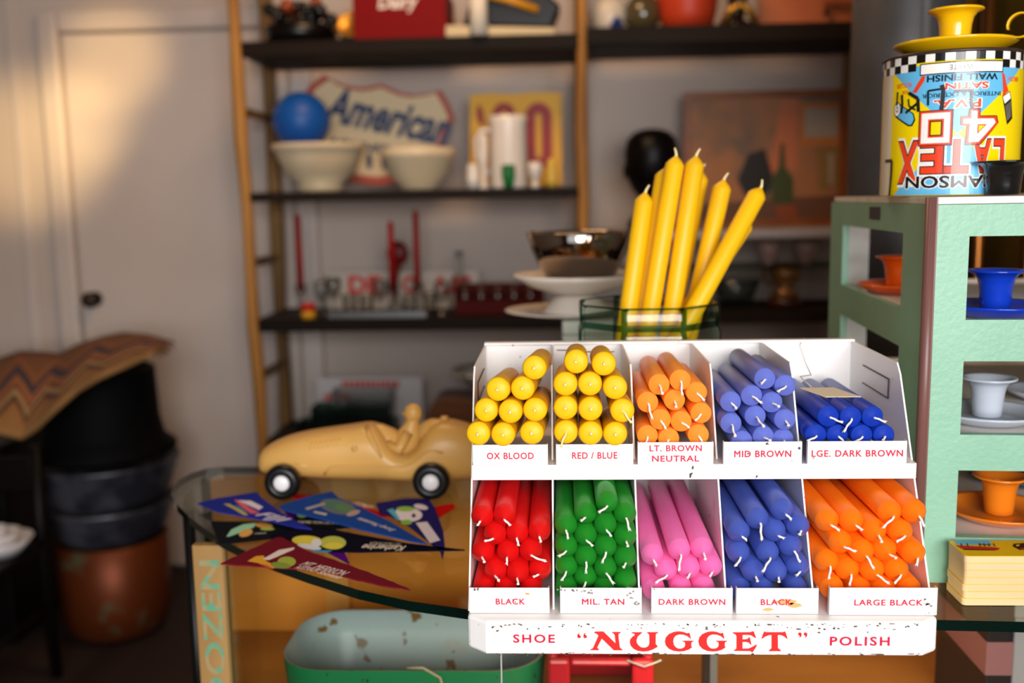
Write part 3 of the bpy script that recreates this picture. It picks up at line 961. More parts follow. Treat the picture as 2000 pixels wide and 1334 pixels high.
nt.links.new(rr.outputs[0], b_.inputs['Base Color'])
me.materials[0] = rm
fr_ = MB()
last = [r[-1] for r in rows]
for k in range(28):
    p = last[min(len(last) - 1, int(k / 28 * len(last)))]
    q = p + Vector((0.012 + 0.02 * random.random(), 0.004 * random.uniform(-1, 1), 0.004 - 0.02 * random.random()))
    fr_.tube([p, p.lerp(q, 0.5) + Vector((0, 0, 0.004)), q], 0.0022, 4)
obj('fringe', fr_, mat('fringe_wool', '#6b4a2c', 0.9), rug)

# ================================================================== COUNTER
ZTOP = 0.95
edge_px = [(912, 1190), (800, 1174), (700, 1152), (600, 1121), (540, 1100), (480, 1077), (435, 1055), (400, 1033), (368, 1008), (345, 984), (334, 966), (338, 950), (352, 936), (374, 924), (402, 915)]
left = [aZ(x, y, ZTOP) for x, y in edge_px]
YB = 1.465
out2 = [(1.05, 0.872), (0.43, 0.906)] + [(p.x, p.y) for p in left] + [(-0.52, YB), (1.05, YB)]
counter = thing('glass_counter', (0.2, 1.2, 0), 'glass-topped display counter with a rounded end and an amber wooden back', 'counter')
TH = 0.0105
gtop = glass('counter_glass', '#f4f6f2', '#8fa598', power=4)
edge_m = mat('green_glass_edge', '#041510', 0.08, coat=0.3)
o = obj('glass_top', MB().prism(out2, ZTOP, ZTOP - TH, 'z', 0, 1), [gtop, edge_m], counter)
amber = wood('amber_wood', '#f29c3c', '#c86e1e', 5, (0.35, 1, 1), 0.4)
amber2 = wood('pale_amber_wood', '#f5ae58', '#d68a34', 5, (1, 1, 0.3), 0.4)
darkw = mat('dark_frame_wood', '#20140e', 0.4)
# wooden back of doors and rails
bk = MB()
bk.box(-0.53, -0.345, YB - 0.03, YB - 0.012, 0.40, ZTOP - TH - 0.001)
bk.box(-0.345, 1.05, YB - 0.02, YB - 0.012, 0.40, ZTOP - TH - 0.045)
obj('back_panel', bk, amber, counter)
obj('back_rail', MB().box(-0.345, 1.05, YB - 0.03, YB - 0.008, ZTOP - TH - 0.045, ZTOP - TH - 0.001), amber2, counter)
for x in (-0.36, -0.06, 0.22, 0.62):
    obj('stile', MB().box(x, x + 0.035, YB - 0.034, YB - 0.0305 + 0.0005, 0.42, ZTOP - TH - 0.046), amber2, counter)
obj('side_post', MB().box(-0.545, -0.53, YB - 0.03, YB, 0.0, ZTOP - TH - 0.001), darkw, counter)
# inner shelf and plinth
inner = [(1.03, 0.90), (0.43, 0.93)] + [(p.x + (0.02 if i > 7 else 0.006), p.y + (0.022 if i < 10 else 0)) for i, p in enumerate(left[:13])] + [(-0.50, YB - 0.035), (1.03, YB - 0.035)]
obj('shelf_board', MB().prism(inner, 0.70, 0.68, 'z'), wood('counter_shelf_wood', '#c4823a', '#92591f', 5, (0.3, 1, 1), 0.4), counter)
obj('plinth', MB().prism(inner, 0.38, 0.0, 'z'), darkw, counter)
# front glass wall following the curve
wallp = inner[:-2]
ww = MB()
gv = glass('front_glass', '#f6f8f5', '#8fa398', power=4)
ptsA = [Vector((p[0], p[1] - 0.006, 0)) for p in wallp]
ww.grid([[(p.x, p.y, 0.385) for p in ptsA], [(p.x, p.y, ZTOP - TH - 0.001) for p in ptsA]], 0, False)
obj('front_glass', ww, gv, counter, solid=0.004)
jx = aY(981, 1310, 0.905)
obj('glass_joint', MB().box(jx.x - 0.0008, jx.x + 0.0008, jx.y - 0.012, jx.y - 0.010, 0.385, ZTOP - TH - 0.001), mat('joint_silver', '#c9c5bf', 0.3, 0.5), counter)
pp_ = aZ(358, 1040, ZTOP)
obj('corner_strip', MB().tube([(left[9].x + 0.012, left[9].y + 0.008, 0.38), (left[9].x + 0.012, left[9].y + 0.008, ZTOP - TH - 0.001)], 0.008, 10), mat('black_metal', '#121212', 0.35, 0.5), counter)

obj('added_fill_tube', MB().tube([(0.04, 0.935, 0.928), (0.29, 0.935, 0.928)], 0.007, 10), mat('fill_tube_white', '#e8e0d0', 0.4), counter)  # made-up tube fixture for the added fill light, hidden behind the stand base
ctl = area('added_counter_fill', (0.17, 0.95, 0.915), (0.50, 1.45, 0.76), 0.25, 0.02, 1.4, (1.0, 0.80, 0.55))  # fill light added only to brighten the amber inside of the counter

# ---- things inside the counter
def rrect(cx, cy, hx, hy, r, n=6):
    P = []
    for (sx, sy, a0) in ((1, 1, 0), (-1, 1, 90), (-1, -1, 180), (1, -1, 270)):
        P += [(cx + sx * (hx - r) + r * math.cos(math.radians(a0 + 90 * i / n)), cy + sy * (hy - r) + r * math.sin(math.radians(a0 + 90 * i / n))) for i in range(n + 1)]
    return P
tray = thing('enamel_tub', (-0.185, 1.19, 0.7), 'green enamel tub with a pale blue rust-spotted inside under the glass counter', 'tub')
def ringwall(mb, rings, mi=0, capb=True):
    o = len(mb.v)
    n = len(rings[0])
    for r in rings:
        mb.v += [tuple(p) for p in r]
    for k in range(len(rings) - 1):
        for i in range(n):
            j = (i + 1) % n
            mb.face((o + k * n + i, o + k * n + j, o + (k + 1) * n + j, o + (k + 1) * n + i), mi, True)
    if capb:
        mb.face([o + (len(rings) - 1) * n + i for i in range(n)], mi)
    return mb
def rr3(hx, hy, r, z):
    return [(p[0], p[1], z) for p in rrect(0, 0, hx, hy, r)]
hx, hy = 0.162, 0.088
om = ringwall(MB(), [rr3(hx, hy, 0.06, 0.1), rr3(hx, hy, 0.06, 0.088), rr3(hx - 0.005, hy - 0.005, 0.06, 0.03), rr3(hx - 0.012, hy - 0.012, 0.055, 0.0008)])
obj('outer_shell', om, chipped_paint('green_enamel', '#1f7a48', '#2a1a10', '#6a4a2a', 30, 0.66, 0.7), tray, local=True)
im = ringwall(MB(), [rr3(hx, hy, 0.06, 0.1), rr3(hx - 0.003, hy - 0.003, 0.058, 0.1), rr3(hx - 0.008, hy - 0.008, 0.056, 0.07), rr3(hx - 0.011, hy - 0.011, 0.055, 0.066), rr3(hx - 0.018, hy - 0.018, 0.05, 0.022), rr3(hx - 0.024, hy - 0.024, 0.05, 0.012)])
obj('lining', im, chipped_paint('pale_blue_enamel', '#a4b4b5', '#7a5a30', '#a89878', 16, 0.63, 0.62), tray, local=True)
obj('dust', MB().prism(rrect(0, 0, hx - 0.03, hy - 0.03, 0.045), 0.0125, 0.0145, 'z'), mat('brown_dust', '#6a5c4c', 0.9, col2='#8a7c68', nscale=30), tray, local=True)
twine = MB()
twine.tube([(0.0, -0.086, 0.103), (0.02, -0.09, 0.105), (0.04, -0.094, 0.095), (0.05, -0.097, 0.06), (0.052, -0.098, 0.02)], 0.0018, 6)
obj('twine', twine, mat('twine', '#b5a184', 0.8), tray, local=True)
red = thing('milk_crate', (aY(1175, 1330, 1.08).x, 1.10, 0.70), 'red plastic crate with a hand hole beside the green tub in the counter', 'crate')
rw = 0.062
redp = mat('red_plastic', '#b31d26', 0.3)
mb = MB()
hole = [(-0.036, 0.045)] + [(0.036, 0.045)]
H = 0.115
mb.box(-rw, -0.036, 0, 0.012, 0.0005, H).box(0.036, rw, 0, 0.012, 0.0005, H).box(-0.036, 0.036, 0, 0.012, 0.0005, 0.075).box(-0.036, 0.036, 0, 0.012, H - 0.008, H)
mb.box(-rw, -rw + 0.012, 0.012, 0.2, 0.0005, H).box(rw - 0.012, rw, 0.012, 0.2, 0.0005, H).box(-rw + .012, rw - .012, 0.188, 0.2, 0.0005, H)
obj('body', mb, redp, red, local=True, bevel=0.004)
obj('string', MB().tube([(0.03, -0.003, H + 0.002), (0.05, -0.006, H - 0.004), (0.07, -0.004, H + 0.003)], 0.0012, 5), mat('grey_string', '#a8a4a0', 0.8), red, local=True)
gb = aZ(405, 1110, ZTOP)
lb = thing('lettered_board', (-0.415, 1.17, 0.70), 'narrow wooden board with worn green stencil letters standing in the end of the counter', 'board')
xl, xr_ = aY(384, 1200, 1.17).x, aY(446, 1200, 1.17).x
obj('board', MB().box(xl, xr_, 1.17, 1.182, 0.7005, 0.93), wood('board_wood', '#b08a56', '#86602f', 6, (1, 1, .3), 0.5), lb)
cc_ = (xl + xr_) / 2
obj('lettering', MB().raw(text('DOZEN', 0.19, 0.024, 0.02), M_front(cc_, 1.1694, 0.815, PI / 2)), mat('stencil_green', '#5f9a78', 0.6, col2='#a88a5c', nscale=60, nlo=0.45, nhi=0.6), lb)
dkb = thing('dark_box', (aY(1945, 1300, 1.1).x, 1.10, 0.70), 'dark box with a dusty pink band at the right of the counter inside', 'box')
a, b = aY(1926, 1300, 1.1).x - dkb.location.x, aY(1975, 1300, 1.1).x - dkb.location.x
obj('body', MB().box(a, b, 0, 0.15, 0.0005, 0.19), mat('charcoal_card', '#1c1517', 0.5), dkb, local=True, bevel=0.002)
obj('band', MB().box(a - 0.001, b + 0.001, -0.001, 0.151, 0.10, 0.14), mat('dusty_pink', '#8a5a5c', 0.6), dkb, local=True)
gx = thing('grey_box', (aY(2010, 1300, 1.12).x, 1.12, 0.70), 'pale grey box at the right edge inside the counter', 'box')
a, b = aY(1978, 1300, 1.12).x - gx.location.x, aY(2045, 1300, 1.12).x - gx.location.x
obj('body', MB().box(a, b, 0, 0.14, 0.0005, 0.16), mat('pale_grey_card', '#a8a0a2', 0.5), gx, local=True, bevel=0.002)
obj('lid', MB().box(a - 0.002, b + 0.002, -0.002, 0.142, 0.1605, 0.185), mat('pale_grey_lid', '#b8b0ae', 0.5), gx, local=True, bevel=0.002)
pl_ = thing('metal_post', (aY(1390, 1320, 1.2).x, 1.2, 0.70), 'grey metal upright with a black edge standing inside the counter below the stand', 'post')
obj('upright', MB().box(-0.002, 0.007, 0, 0.012, 0.0005, 0.238), mat('post_grey', '#6a6a6c', 0.4, 0.4), pl_, local=True)
obj('backing_strip', MB().box(-0.011, -0.0025, 0, 0.012, 0.0005, 0.238), darkw, pl_, local=True)

# ================================================================== DISPLAY STAND
stand = thing('display_stand', (0.1215, 0.97, ZTOP), 'white chipped enamel shop display stand with red compartment lettering, full of candles', 'display stand')
X0, X1 = -0.0855, 0.3265
YBK, ZTP, ZBS = 1.12, 1.187, 0.982
Tm = 0.0016
# base with chamfered front corners
bo = [(X0, YBK), (X0, 0.846), (X0 + 0.017, 0.832), (X1 - 0.015, 0.832), (X1, 0.842), (X1, YBK)]
base = obj('base', MB().prism(bo, ZTOP + 0.0005, ZBS, 'z'), WHITE_PAINT, stand, bevel=0.003)
def side_prof(ylo, inset=0.0):
    return [(0.852 + inset, ZBS + 0.0005), (0.957 + inset, ZTP - 0.010), (0.967 + inset, ZTP), (YBK - 0.0005, ZTP), (YBK - 0.0005, ZBS + 0.0005)]
for x in (X0, X1 - Tm):
    o = obj('side_panel', MB().prism(side_prof(0), x, x + Tm, 'x'), WHITE_PAINT, stand)
    sx = x + Tm if x < 0 else x
    d = 0.0012 if x < 0 else -0.0012
    # pressed slot seen inside near the top
    obj('slot', MB().box(min(sx, sx + d), max(sx, sx + d), 0.985, 1.07, 1.1665, 1.1675).box(min(sx, sx + d), max(sx, sx + d), 0.985, 0.9866, 1.148, 1.1665).box(min(sx, sx + d), max(sx, sx + d), 0.985, 1.07, 1.1475, 1.1482), mat('rust_line', '#4a3a30', 0.6), o)
bpn = obj('back_panel', MB().box(X0 + Tm, X1 - Tm, YBK - Tm - 0.0005, YBK - 0.0005, ZBS + 0.0005, ZTP), WHITE_PAINT, stand)
obj('top_flange', MB().box(X0, X1, YBK - 0.010, YBK + 0.001, ZTP, ZTP + 0.0022), WHITE_PAINT, stand)
DIV = (-0.0085, 0.069, 0.1465, 0.2240)
for x in DIV:
    obj('divider', MB().prism(side_prof(0, 0.004), x - Tm / 2, x + Tm / 2, 'x'), WHITE_PAINT, stand)
ZU0, ZU1 = 1.0895, 1.104
obj('shelf', MB().box(X0 + Tm, X1 - Tm, 0.9035, YBK - Tm - 0.001, ZU1 - 0.0012, ZU1), WHITE_PAINT, stand)
obj('shelf_lip', MB().box(X0 + Tm, X1 - Tm, 0.9025, 0.9043, ZU0, ZU1), WHITE_PAINT, stand, bevel=0.0006)

def bin_front(x0, x1, y, z0, z1, lines, size, wd, worn=False):
    mb = MB().box(x0, x1, y, y + 0.0012, z0, z1)
    mb.box(x0, x0 + 0.001, y + 0.0012, y + 0.006, z0, z1).box(x1 - 0.001, x1, y + 0.0012, y + 0.006, z0, z1)
    o = obj('bin_front', mb, WHITE_PAINT, stand, bevel=0.0004)
    lm = MB()
    n = len(lines)
    for i, (t, w) in enumerate(lines):
        zc = (z0 + z1) / 2 + (n - 1) / 2 * size * 1.75 - i * size * 1.75 - (0.0008 if n == 1 else 0)
        lm.raw(text(t, w, size, 0.035 if 'M' in t else 0.022, 0, 1.12), M_front((x0 + x1) / 2 + wd, y - 0.0004, zc))
    obj('lettering', lm, PRINT_RED, o)
    return o
k9 = 0.9 / F_PX
YU = 0.9018 - 0.0012
bin_front(-0.0825, -0.0125, YU, 1.1045, 1.1240, [('OX BLOOD', 91 * k9 * 1.03)], 0.0060, 0.0)
bin_front(-0.0050, 0.0665, YU, 1.1045, 1.1240, [('RED / BLUE', 87 * k9 * 1.03)], 0.0060, 0.0)
bin_front(0.0705, 0.1400, YU, 1.1045, 1.1255, [('LT. BROWN', 100 * k9 * 1.03), ('NEUTRAL', 90 * k9 * 1.03)], 0.0056, 0.0)
bin_front(0.1490, 0.2205, YU, 1.1045, 1.1255, [('MID BROWN', 108 * k9 * 1.03)], 0.0060, 0.0)
bin_front(0.2255, 0.3150, YU, 1.1045, 1.1255, [('LGE. DARK BROWN', 172 * k9 * 1.03)], 0.0060, 0.0)
YLW = 0.8475
bin_front(-0.0838, -0.0120, YLW, 0.9825, 1.0062, [('BLACK', 58 * k9 * 0.97)], 0.0053, 0.001)
bin_front(-0.0025, 0.0700, YLW, 0.9825, 1.0062, [('MIL. TAN', 83 * k9 * 0.97)], 0.0053, 0.002)
bin_front(0.0785, 0.1500, YLW, 0.9825, 1.0062, [('DARK BROWN', 130 * k9 * 0.97)], 0.0053, 0.0)
bin_front(0.1533, 0.2250, YLW, 0.9825, 1.0062, [('BLACK', 60 * k9 * 0.97)], 0.0053, -0.001)
bin_front(0.2340, 0.3270, YLW - 0.002, 0.9825, 1.0075, [('LARGE BLACK', 131 * k9 * 0.97)], 0.0053, 0.0045)

# front lettering  SHOE "NUGGET" POLISH
lm = MB()
kb_ = 0.846 / F_PX * 1.003
def fx(px, py):
    p = aY(px, py, 0.832)
    return p.x, p.z
x, z = fx(1043, 1247)
lm.raw(text('SHOE', 83 * kb_, 17 * kb_, 0.024, 0, 1.25), M_front(x, 0.8315, z))
x, z = fx(1679, 1252)
lm.raw(text('POLISH', 116 * kb_, 18 * kb_, 0.024, 0, 1.25), M_front(x, 0.8315, z))
def traced(pts, off):
    P = [fx(off + x / 8.3333, 1220 + y / 8.3333) for x, y in pts]
    lm.flat([P], Matrix.Translation((0, 0.8315, 0)) @ Matrix.Rotation(PI / 2, 4, 'X'), 1)
NN = [(420, 125), (440, 108), (570, 106), (768, 300), (755, 170), (745, 150), (710, 125), (715, 115), (855, 115), (850, 130), (818, 150), (818, 200), (840, 370), (880, 400), (880, 415),
      (740, 415), (545, 225), (470, 370), (500, 400), (495, 415), (350, 412), (355, 402), (400, 380), (490, 175), (460, 145), (425, 135)]
UU = [(1025, 120), (1205, 118), (1200, 130), (1130, 190), (1110, 250), (1115, 290), (1140, 330), (1180, 362), (1230, 372), (1280, 362), (1310, 330), (1318, 290), (1316, 160), (1280, 130), (1285, 118), (1465, 118),
      (1460, 132), (1425, 150), (1422, 310), (1455, 348), (1450, 360), (1380, 400), (1300, 428), (1220, 435), (1130, 425), (1060, 390), (1015, 340), (1000, 290), (1005, 240), (1040, 195), (1080, 170), (1078, 150), (1030, 132)]
GG = [(540, 225), (535, 230), (480, 185), (420, 162), (350, 158), (295, 175), (262, 215), (252, 270), (262, 320), (290, 360), (330, 385), (380, 388), (425, 370), (445, 340), (445, 295), (435, 282), (400, 268), (405, 258),
      (585, 258), (580, 270), (550, 285), (545, 345), (560, 360), (555, 370), (500, 405), (430, 428), (350, 435), (260, 425), (180, 390), (130, 335), (115, 270), (130, 205), (180, 150), (260, 115), (340, 104), (410, 112), (480, 138), (510, 128), (520, 135)]
EE = [(672, 130), (680, 120), (965, 118), (1000, 102), (1020, 110), (1055, 210), (1045, 218), (970, 170), (920, 165), (835, 165), (835, 235), (880, 235), (920, 225), (945, 198), (955, 205), (980, 320), (970, 328), (935, 290), (890, 280), (835, 280),
      (835, 385), (930, 385), (1000, 355), (1060, 318), (1072, 322), (1050, 370), (1000, 445), (985, 448), (960, 428), (690, 425), (695, 415), (735, 385), (735, 180), (715, 155), (675, 138)]
TT = [(1190, 104), (1215, 118), (1500, 118), (1520, 102), (1535, 120), (1568, 220), (1560, 232), (1510, 190), (1460, 168), (1410, 165), (1412, 375), (1460, 415), (1455, 430), (1260, 430), (1262, 420), (1305, 380), (1305, 165), (1260, 170), (1200, 195), (1150, 230), (1143, 222), (1165, 150)]
for L, o_ in ((NN, 1110), (UU, 1110), (GG, 1350 - 65.4), (GG, 1350), (EE, 1350), (TT, 1350)):
    traced(L, o_)
def quote(cx, cy, up):
    s = 1 if up else -1
    c = [(0 + 3.6 * math.cos(t * 0.524), 3.6 * math.sin(t * 0.524)) for t in range(12)]
    tail = [(-3.6, 0.5), (-3.0, 5.0), (1.0, 8.5), (1.6, 7.6), (-0.4, 5.0), (0.6, 3.0)]
    for P in (c, tail):
        x, z = fx(cx, cy)
        lm.flat([[(s * p[0] * kb_, s * p[1] * kb_) for p in P]], M_front(x, 0.8315, z), 1)
for cx in (1131, 1143):
    quote(cx, 1243, True)
for cx in (1562, 1573):
    quote(cx, 1238, False)
obj('lettering', lm, [PRINT_RED, PRINT_RED2], base)

# rust and wear marks along the base edges
rwk = MB()
rr_ = random.Random(11)
for k in range(150):
    px = rr_.uniform(945, 1795)
    top = rr_.random() < 0.55
    py = (1217 + abs(rr_.gauss(0, 6.0))) if top else (1279 - abs(rr_.gauss(0, 2.2)))
    x, z = fx(px, py)
    w, h = rr_.uniform(1.5, 7) * kb_ * (1.6 if rr_.random() < .15 else .7), rr_.uniform(0.8, 2.6) * kb_
    pts = [(w * math.cos(t) * rr_.uniform(.5, 1), h * math.sin(t) * rr_.uniform(.5, 1)) for t in [i * PI / 4 for i in range(8)]]
    rwk.flat([pts], M_front(x, 0.8312, z))
obj('rust_chips', rwk, mat('bare_rust', '#5a4234', 0.7), base)
ochre, wear = mat('ochre_stain', '#cf9f62', 0.6), mat('grey_wear', '#8a8078', 0.6)
for (px, py, w, h) in ((1535, 1176, 26, 8), (1553, 1182, 18, 6), (1500, 1191, 14, 4), (1030, 1160, 7, 3)):
    p = aY(px, py, 0.847)
    pts = [(w * k9 * math.cos(t) * rr_.uniform(.6, 1), h * k9 * math.sin(t) * rr_.uniform(.6, 1)) for t in [i * PI / 6 for i in range(12)]]
    obj('stain', MB().flat([pts], M_front(p.x, 0.84728, p.z)), ochre, stand)
for (px, py, w, h) in ((1112, 1155, 26, 3), (1150, 1158, 18, 3), (1230, 1163, 8, 9), (1814, 1178, 9, 12), (1245, 1182, 5, 6), (930, 1152, 5, 3)):
    p = aY(px, py, 0.845)
    sm = MB()
    for q in range(7):
        ox, oz = rr_.uniform(-w, w) * k9, rr_.uniform(-h, h) * k9
        r = rr_.uniform(1.0, 3.4) * k9
        sm.flat([[(ox + r * math.cos(t) * rr_.uniform(.5, 1.3), oz + r * math.sin(t) * rr_.uniform(.5, 1)) for t in [i * PI / 4 for i in range(8)]]],
                 M_front(p.x, 0.8452 if px > 1700 else 0.8472, p.z))
    obj('stain', sm, wear, stand)

# ------------------------------------------------------------------ candles in the stand
def wax(name, col, dusty, rough=0.42, lo=0.5, hi=0.72):
    return mat(name, col, rough, col2=dusty, nscale=26, nlo=lo, nhi=hi, sss=0.25, stretch=(1, 1, 0.25))
W_YEL = wax('yellow_wax', '#f2b90a', '#e0a81a')
W_LTO = wax('light_orange_wax', '#fb8f30', '#f28a3e')
W_MBL = wax('lavender_blue_wax', '#626fc0', '#4c568e')
W_DBL = wax('royal_blue_wax', '#1136a6', '#2a3f96', lo=0.5, hi=0.8)
W_RED = wax('bright_red_wax', '#d40f10', '#cb1412')
W_GRN = wax('green_wax', '#1d8222', '#1f7a28')
W_PNK = wax('pink_wax', '#f272b2', '#ea66a4')
W_BLU = wax('mid_blue_wax', '#4659ae', '#41549c')
W_ORG = wax('orange_wax', '#fb760c', '#f46a0a')
wick_m = mat('wick_cotton', '#e9e0d6', 0.9, bump=0.3, bscale=900)
wick_y = mat('waxed_wick', '#ecd9a0', 0.7)


def candle_mesh(name, r, L, cone, m):
    if cone < 0.5:
        prof = [(0.001, 0), (r * .96, 0), (r, 0.001), (r, L * .5), (r, L - 0.0025), (r * 0.975, L - 0.0008), (r * .93, L + 0.0003), (r * 0.8, L + cone * r * .42), (r * 0.55, L + cone * r * .72), (r * 0.3, L + cone * r * .9), (r * .13, L + cone * r * 1.1), (0.0008, L + cone * r * 1.15)]
    else:
        prof = [(0.001, 0), (r * .96, 0), (r, 0.001), (r, L * .5), (r, L), (r * .965, L + 0.0006), (r * .90, L + cone * r * .16), (r * .72, L + cone * r * .40), (r * .46, L + cone * r * .64), (r * .24, L + cone * r * .83), (r * .12, L + cone * r * .96), (0.0008, L + cone * r)]
    mb = MB().lathe(prof, 28)
    return mb


def wick_mb(kind, tip, rng):
    """bends towards local +X"""
    mb = MB()
    if kind == 'nub':
        mb.tube([(0, 0, tip - 0.001), (0.0004, 0, tip + 0.001), (0.0012, 0, tip + 0.002)], [0.0018, 0.0014, 0.0007], 7)
        return mb
    ln = rng.uniform(0.006, 0.017)
    bend = rng.uniform(0.6, 1.9)
    pts, rs = [], []
    n = 7
    p = Vector((0, 0, tip - 0.0015))
    d = 0.15
    for i in range(n + 1):
        pts.append(p.copy())
        rs.append(0.00105 * (1 + 0.12 * math.sin(i * 2.3)))
        d = bend * min(1, (i + 1) / 3.0) + 0.12 * math.sin(i * 1.9 + ln * 900)
        p = p + Vector((math.sin(d), 0.18 * math.sin(i * 1.3 + ln * 500), math.cos(d))) * (ln / n)
    rs[-1] = 0.0015
    mb.tube(pts, rs, 6)
    for q in range(3):
        e = pts[-1] + Vector((rng.uniform(0, .0015), rng.uniform(-.0012, .0012), rng.uniform(-.0012, .0012)))
        mb.tube([pts[-2], e], [0.0005, 0.0003], 4)
    return mb


def relax(P, r, xlo, xhi, zlo, it=160):
    P = [list(p) for p in P]
    home = [list(p) for p in P]
    for k in range(it):
        for i in range(len(P)):
            for j in range(i):
                dx, dz = P[i][0] - P[j][0], P[i][1] - P[j][1]
                d = math.hypot(dx, dz)
                if 1e-9 < d < 2 * r * 1.012:
                    f = (2 * r * 1.012 - d) / d * 0.5
                    P[i][0] += dx * f
                    P[i][1] += dz * f
                    P[j][0] -= dx * f
                    P[j][1] -= dz * f
        for p, h in zip(P, home):
            pull = 0.03 * (1 - k / it)
            p[0] += (h[0] - p[0]) * pull
            p[1] += (h[1] - p[1]) * pull
            p[0] = min(max(p[0], xlo + r), xhi - r)
            p[1] = max(p[1], zlo + r)
    return P


ORD = ['first', 'second', 'third', 'fourth', 'fifth']
def row_words(rows):
    n = len(rows)
    names = {1: ['only'], 2: ['top', 'bottom'], 3: ['top', 'middle', 'bottom'], 4: ['top', 'second', 'third', 'bottom'], 5: ['top', 'second', 'third', 'fourth', 'bottom']}
    return names[n]


def fill_bin(colour, comp, rows, zoom, off, r, L, cone, m, Ysh, tilt, xlo, xhi, zlo, wicks, wm, group, wild=0.003, seed=1):
    """rows: per pile row, tip-ring centres measured on an enlarged view of the photo"""
    rng = random.Random(seed)
    pts, meta = [], []
    rw = row_words(rows)
    for ri, row in enumerate(rows):
        for ci, (zx, zy) in enumerate(row):
            px, py = off[0] + zx / zoom, off[1] + zy / zoom
            p = aY(px, py, Ysh)
            pts.append((p.x, p.z))
            meta.append((rw[ri], ci, len(row)))
    P = relax(pts, r, xlo + 0.0009 - min(0, tilt[0] * L), xhi - 0.0009 - max(0, tilt[0] * L), zlo)
    first = None
    wmesh = []
    for (x, z), (rn, ci, n) in zip(P, meta):
        yj = rng.uniform(-0.003, 0.003)
        f = -Vector((tilt[0] + rng.uniform(-1, 1) * wild * .5, 1, tilt[1] + rng.uniform(-1, 1) * wild * .3)).normalized()
        tip = Vector((x, Ysh + yj, z))
        loc = tip - f * L
        phi = rng.uniform(-1.3, 1.3)
        down = Vector((0, 0, -1))
        xd = (down - f * down.dot(f)).normalized()
        xd = Quaternion(f, phi) @ xd
        yd = f.cross(xd)
        R = Matrix((xd, yd, f)).transposed().to_4x4()
        if first is None:
            first = obj('candle', candle_mesh('candle', r, L, cone, m), m)
            o = first
        else:
            o = first.copy()
            COL.objects.link(o)
        o.matrix_basis = Matrix.Translation(loc) @ R
        if n == 1:
            posw = f'{rn} {colour} candle in the {comp} compartment'
        else:
            posw = f'{colour} candle in the {comp} compartment, {rn} row, {ORD[ci]} from the left'
        tag(o, posw, 'candle', group)
        if wicks == 'nub' or len(wmesh) < 9:
            tipz = L + cone * r * (1.1 if cone < .5 else 0.97)
            w = obj('wick', wick_mb('nub' if wicks == 'nub' and rng.random() < 0.85 else 'long', tipz, rng), wm)
            wmesh.append(w)
        else:
            w = rng.choice(wmesh).copy()
            COL.objects.link(w)
        w.parent = o
        w.matrix_parent_inverse = Matrix()
        w.matrix_basis = Matrix()


Z1, O1 = 1 / 0.3, (880, 640)
Z2, O2 = 4.0, (1360, 640)
Z3, O3 = 1847 / 540, (880, 920)
Z4, O4 = 1642 / 480, (1380, 920)
RS = 0.0101
fill_bin('yellow', 'OX BLOOD', [[(572, 272)], [(320, 400), (475, 398)], [(258, 543), (412, 545), (572, 530)], [(182, 682), (345, 682), (530, 678)]],
         Z1, O1, 0.0111, 0.135, 0.30, W_YEL, 0.890, (0.030, -0.105), X0 - 0.006, DIV[0] + 0.001, 1.1200, 'nub', wick_y, 'yellow candles in the OX BLOOD compartment', seed=1)
fill_bin('yellow', 'RED BLUE', [[(815, 228), (997, 238)], [(728, 363), (900, 370), (1062, 388)], [(735, 525), (895, 525), (1120, 532)], [(742, 683), (903, 683), (1067, 690)]],
         Z1, O1, 0.0111, 0.135, 0.30, W_YEL, 0.890, (0.018, -0.105), DIV[0] + 0.0008, DIV[1] + 0.001, 1.1200, 'nub', wick_y, 'yellow candles in the RED BLUE compartment', seed=2)
fill_bin('pale orange', 'LT. BROWN NEUTRAL', [[(1353, 380), (1493, 345), (1600, 437)], [(1273, 500), (1458, 472)], [(1375, 583), (1513, 600), (1645, 563)], [(1290, 688), (1428, 695), (1607, 690)]],
         Z1, O1, 0.0098, 0.165, 0.62, W_LTO, 0.915, (0.028, -0.055), DIV[1] + .001, DIV[2] - .001, 1.1135, 'long', wick_m, 'pale orange candles in the LT. BROWN compartment', seed=3)
fill_bin('dusty blue', 'MID BROWN', [[(548, 443)], [(232, 572), (415, 570), (735, 488)], [(257, 750), (478, 705), (592, 580), (735, 665)], [(385, 835), (553, 838), (722, 832)]],
         Z2, O2, 0.0098, 0.165, 0.62, W_MBL, 0.918, (0.03, -0.04), DIV[2] + .001, DIV[3] - .001, 1.112, 'long', wick_m, 'dusty blue candles in the MID BROWN compartment', seed=4)
fill_bin('royal blue', 'LGE. DARK BROWN', [[(1030, 693), (1205, 698), (1382, 700)], [(925, 830), (1103, 840), (1288, 835), (1465, 840)]],
         Z2, O2, 0.0098, 0.165, 0.62, W_DBL, 0.918, (0.02, -0.02), DIV[3] + .001, X1 - .003, 1.112, 'long', wick_m, 'royal blue candles in the LGE. DARK BROWN compartment', seed=5)
ORD += ['sixth']
fill_bin('red', 'left BLACK', [[(177, 393), (318, 352), (425, 465), (598, 438)], [(290, 455), (535, 520)], [(195, 570), (398, 560)], [(297, 660), (468, 668), (605, 668)], [(225, 770), (375, 785), (545, 790)]],
         Z3, O3, RS, 0.20, 1.35, W_RED, 0.870, (0.0, -0.004), X0 + .002, DIV[0] - .001, 0.986, 'long', wick_m, 'red candles in the stand', seed=6)
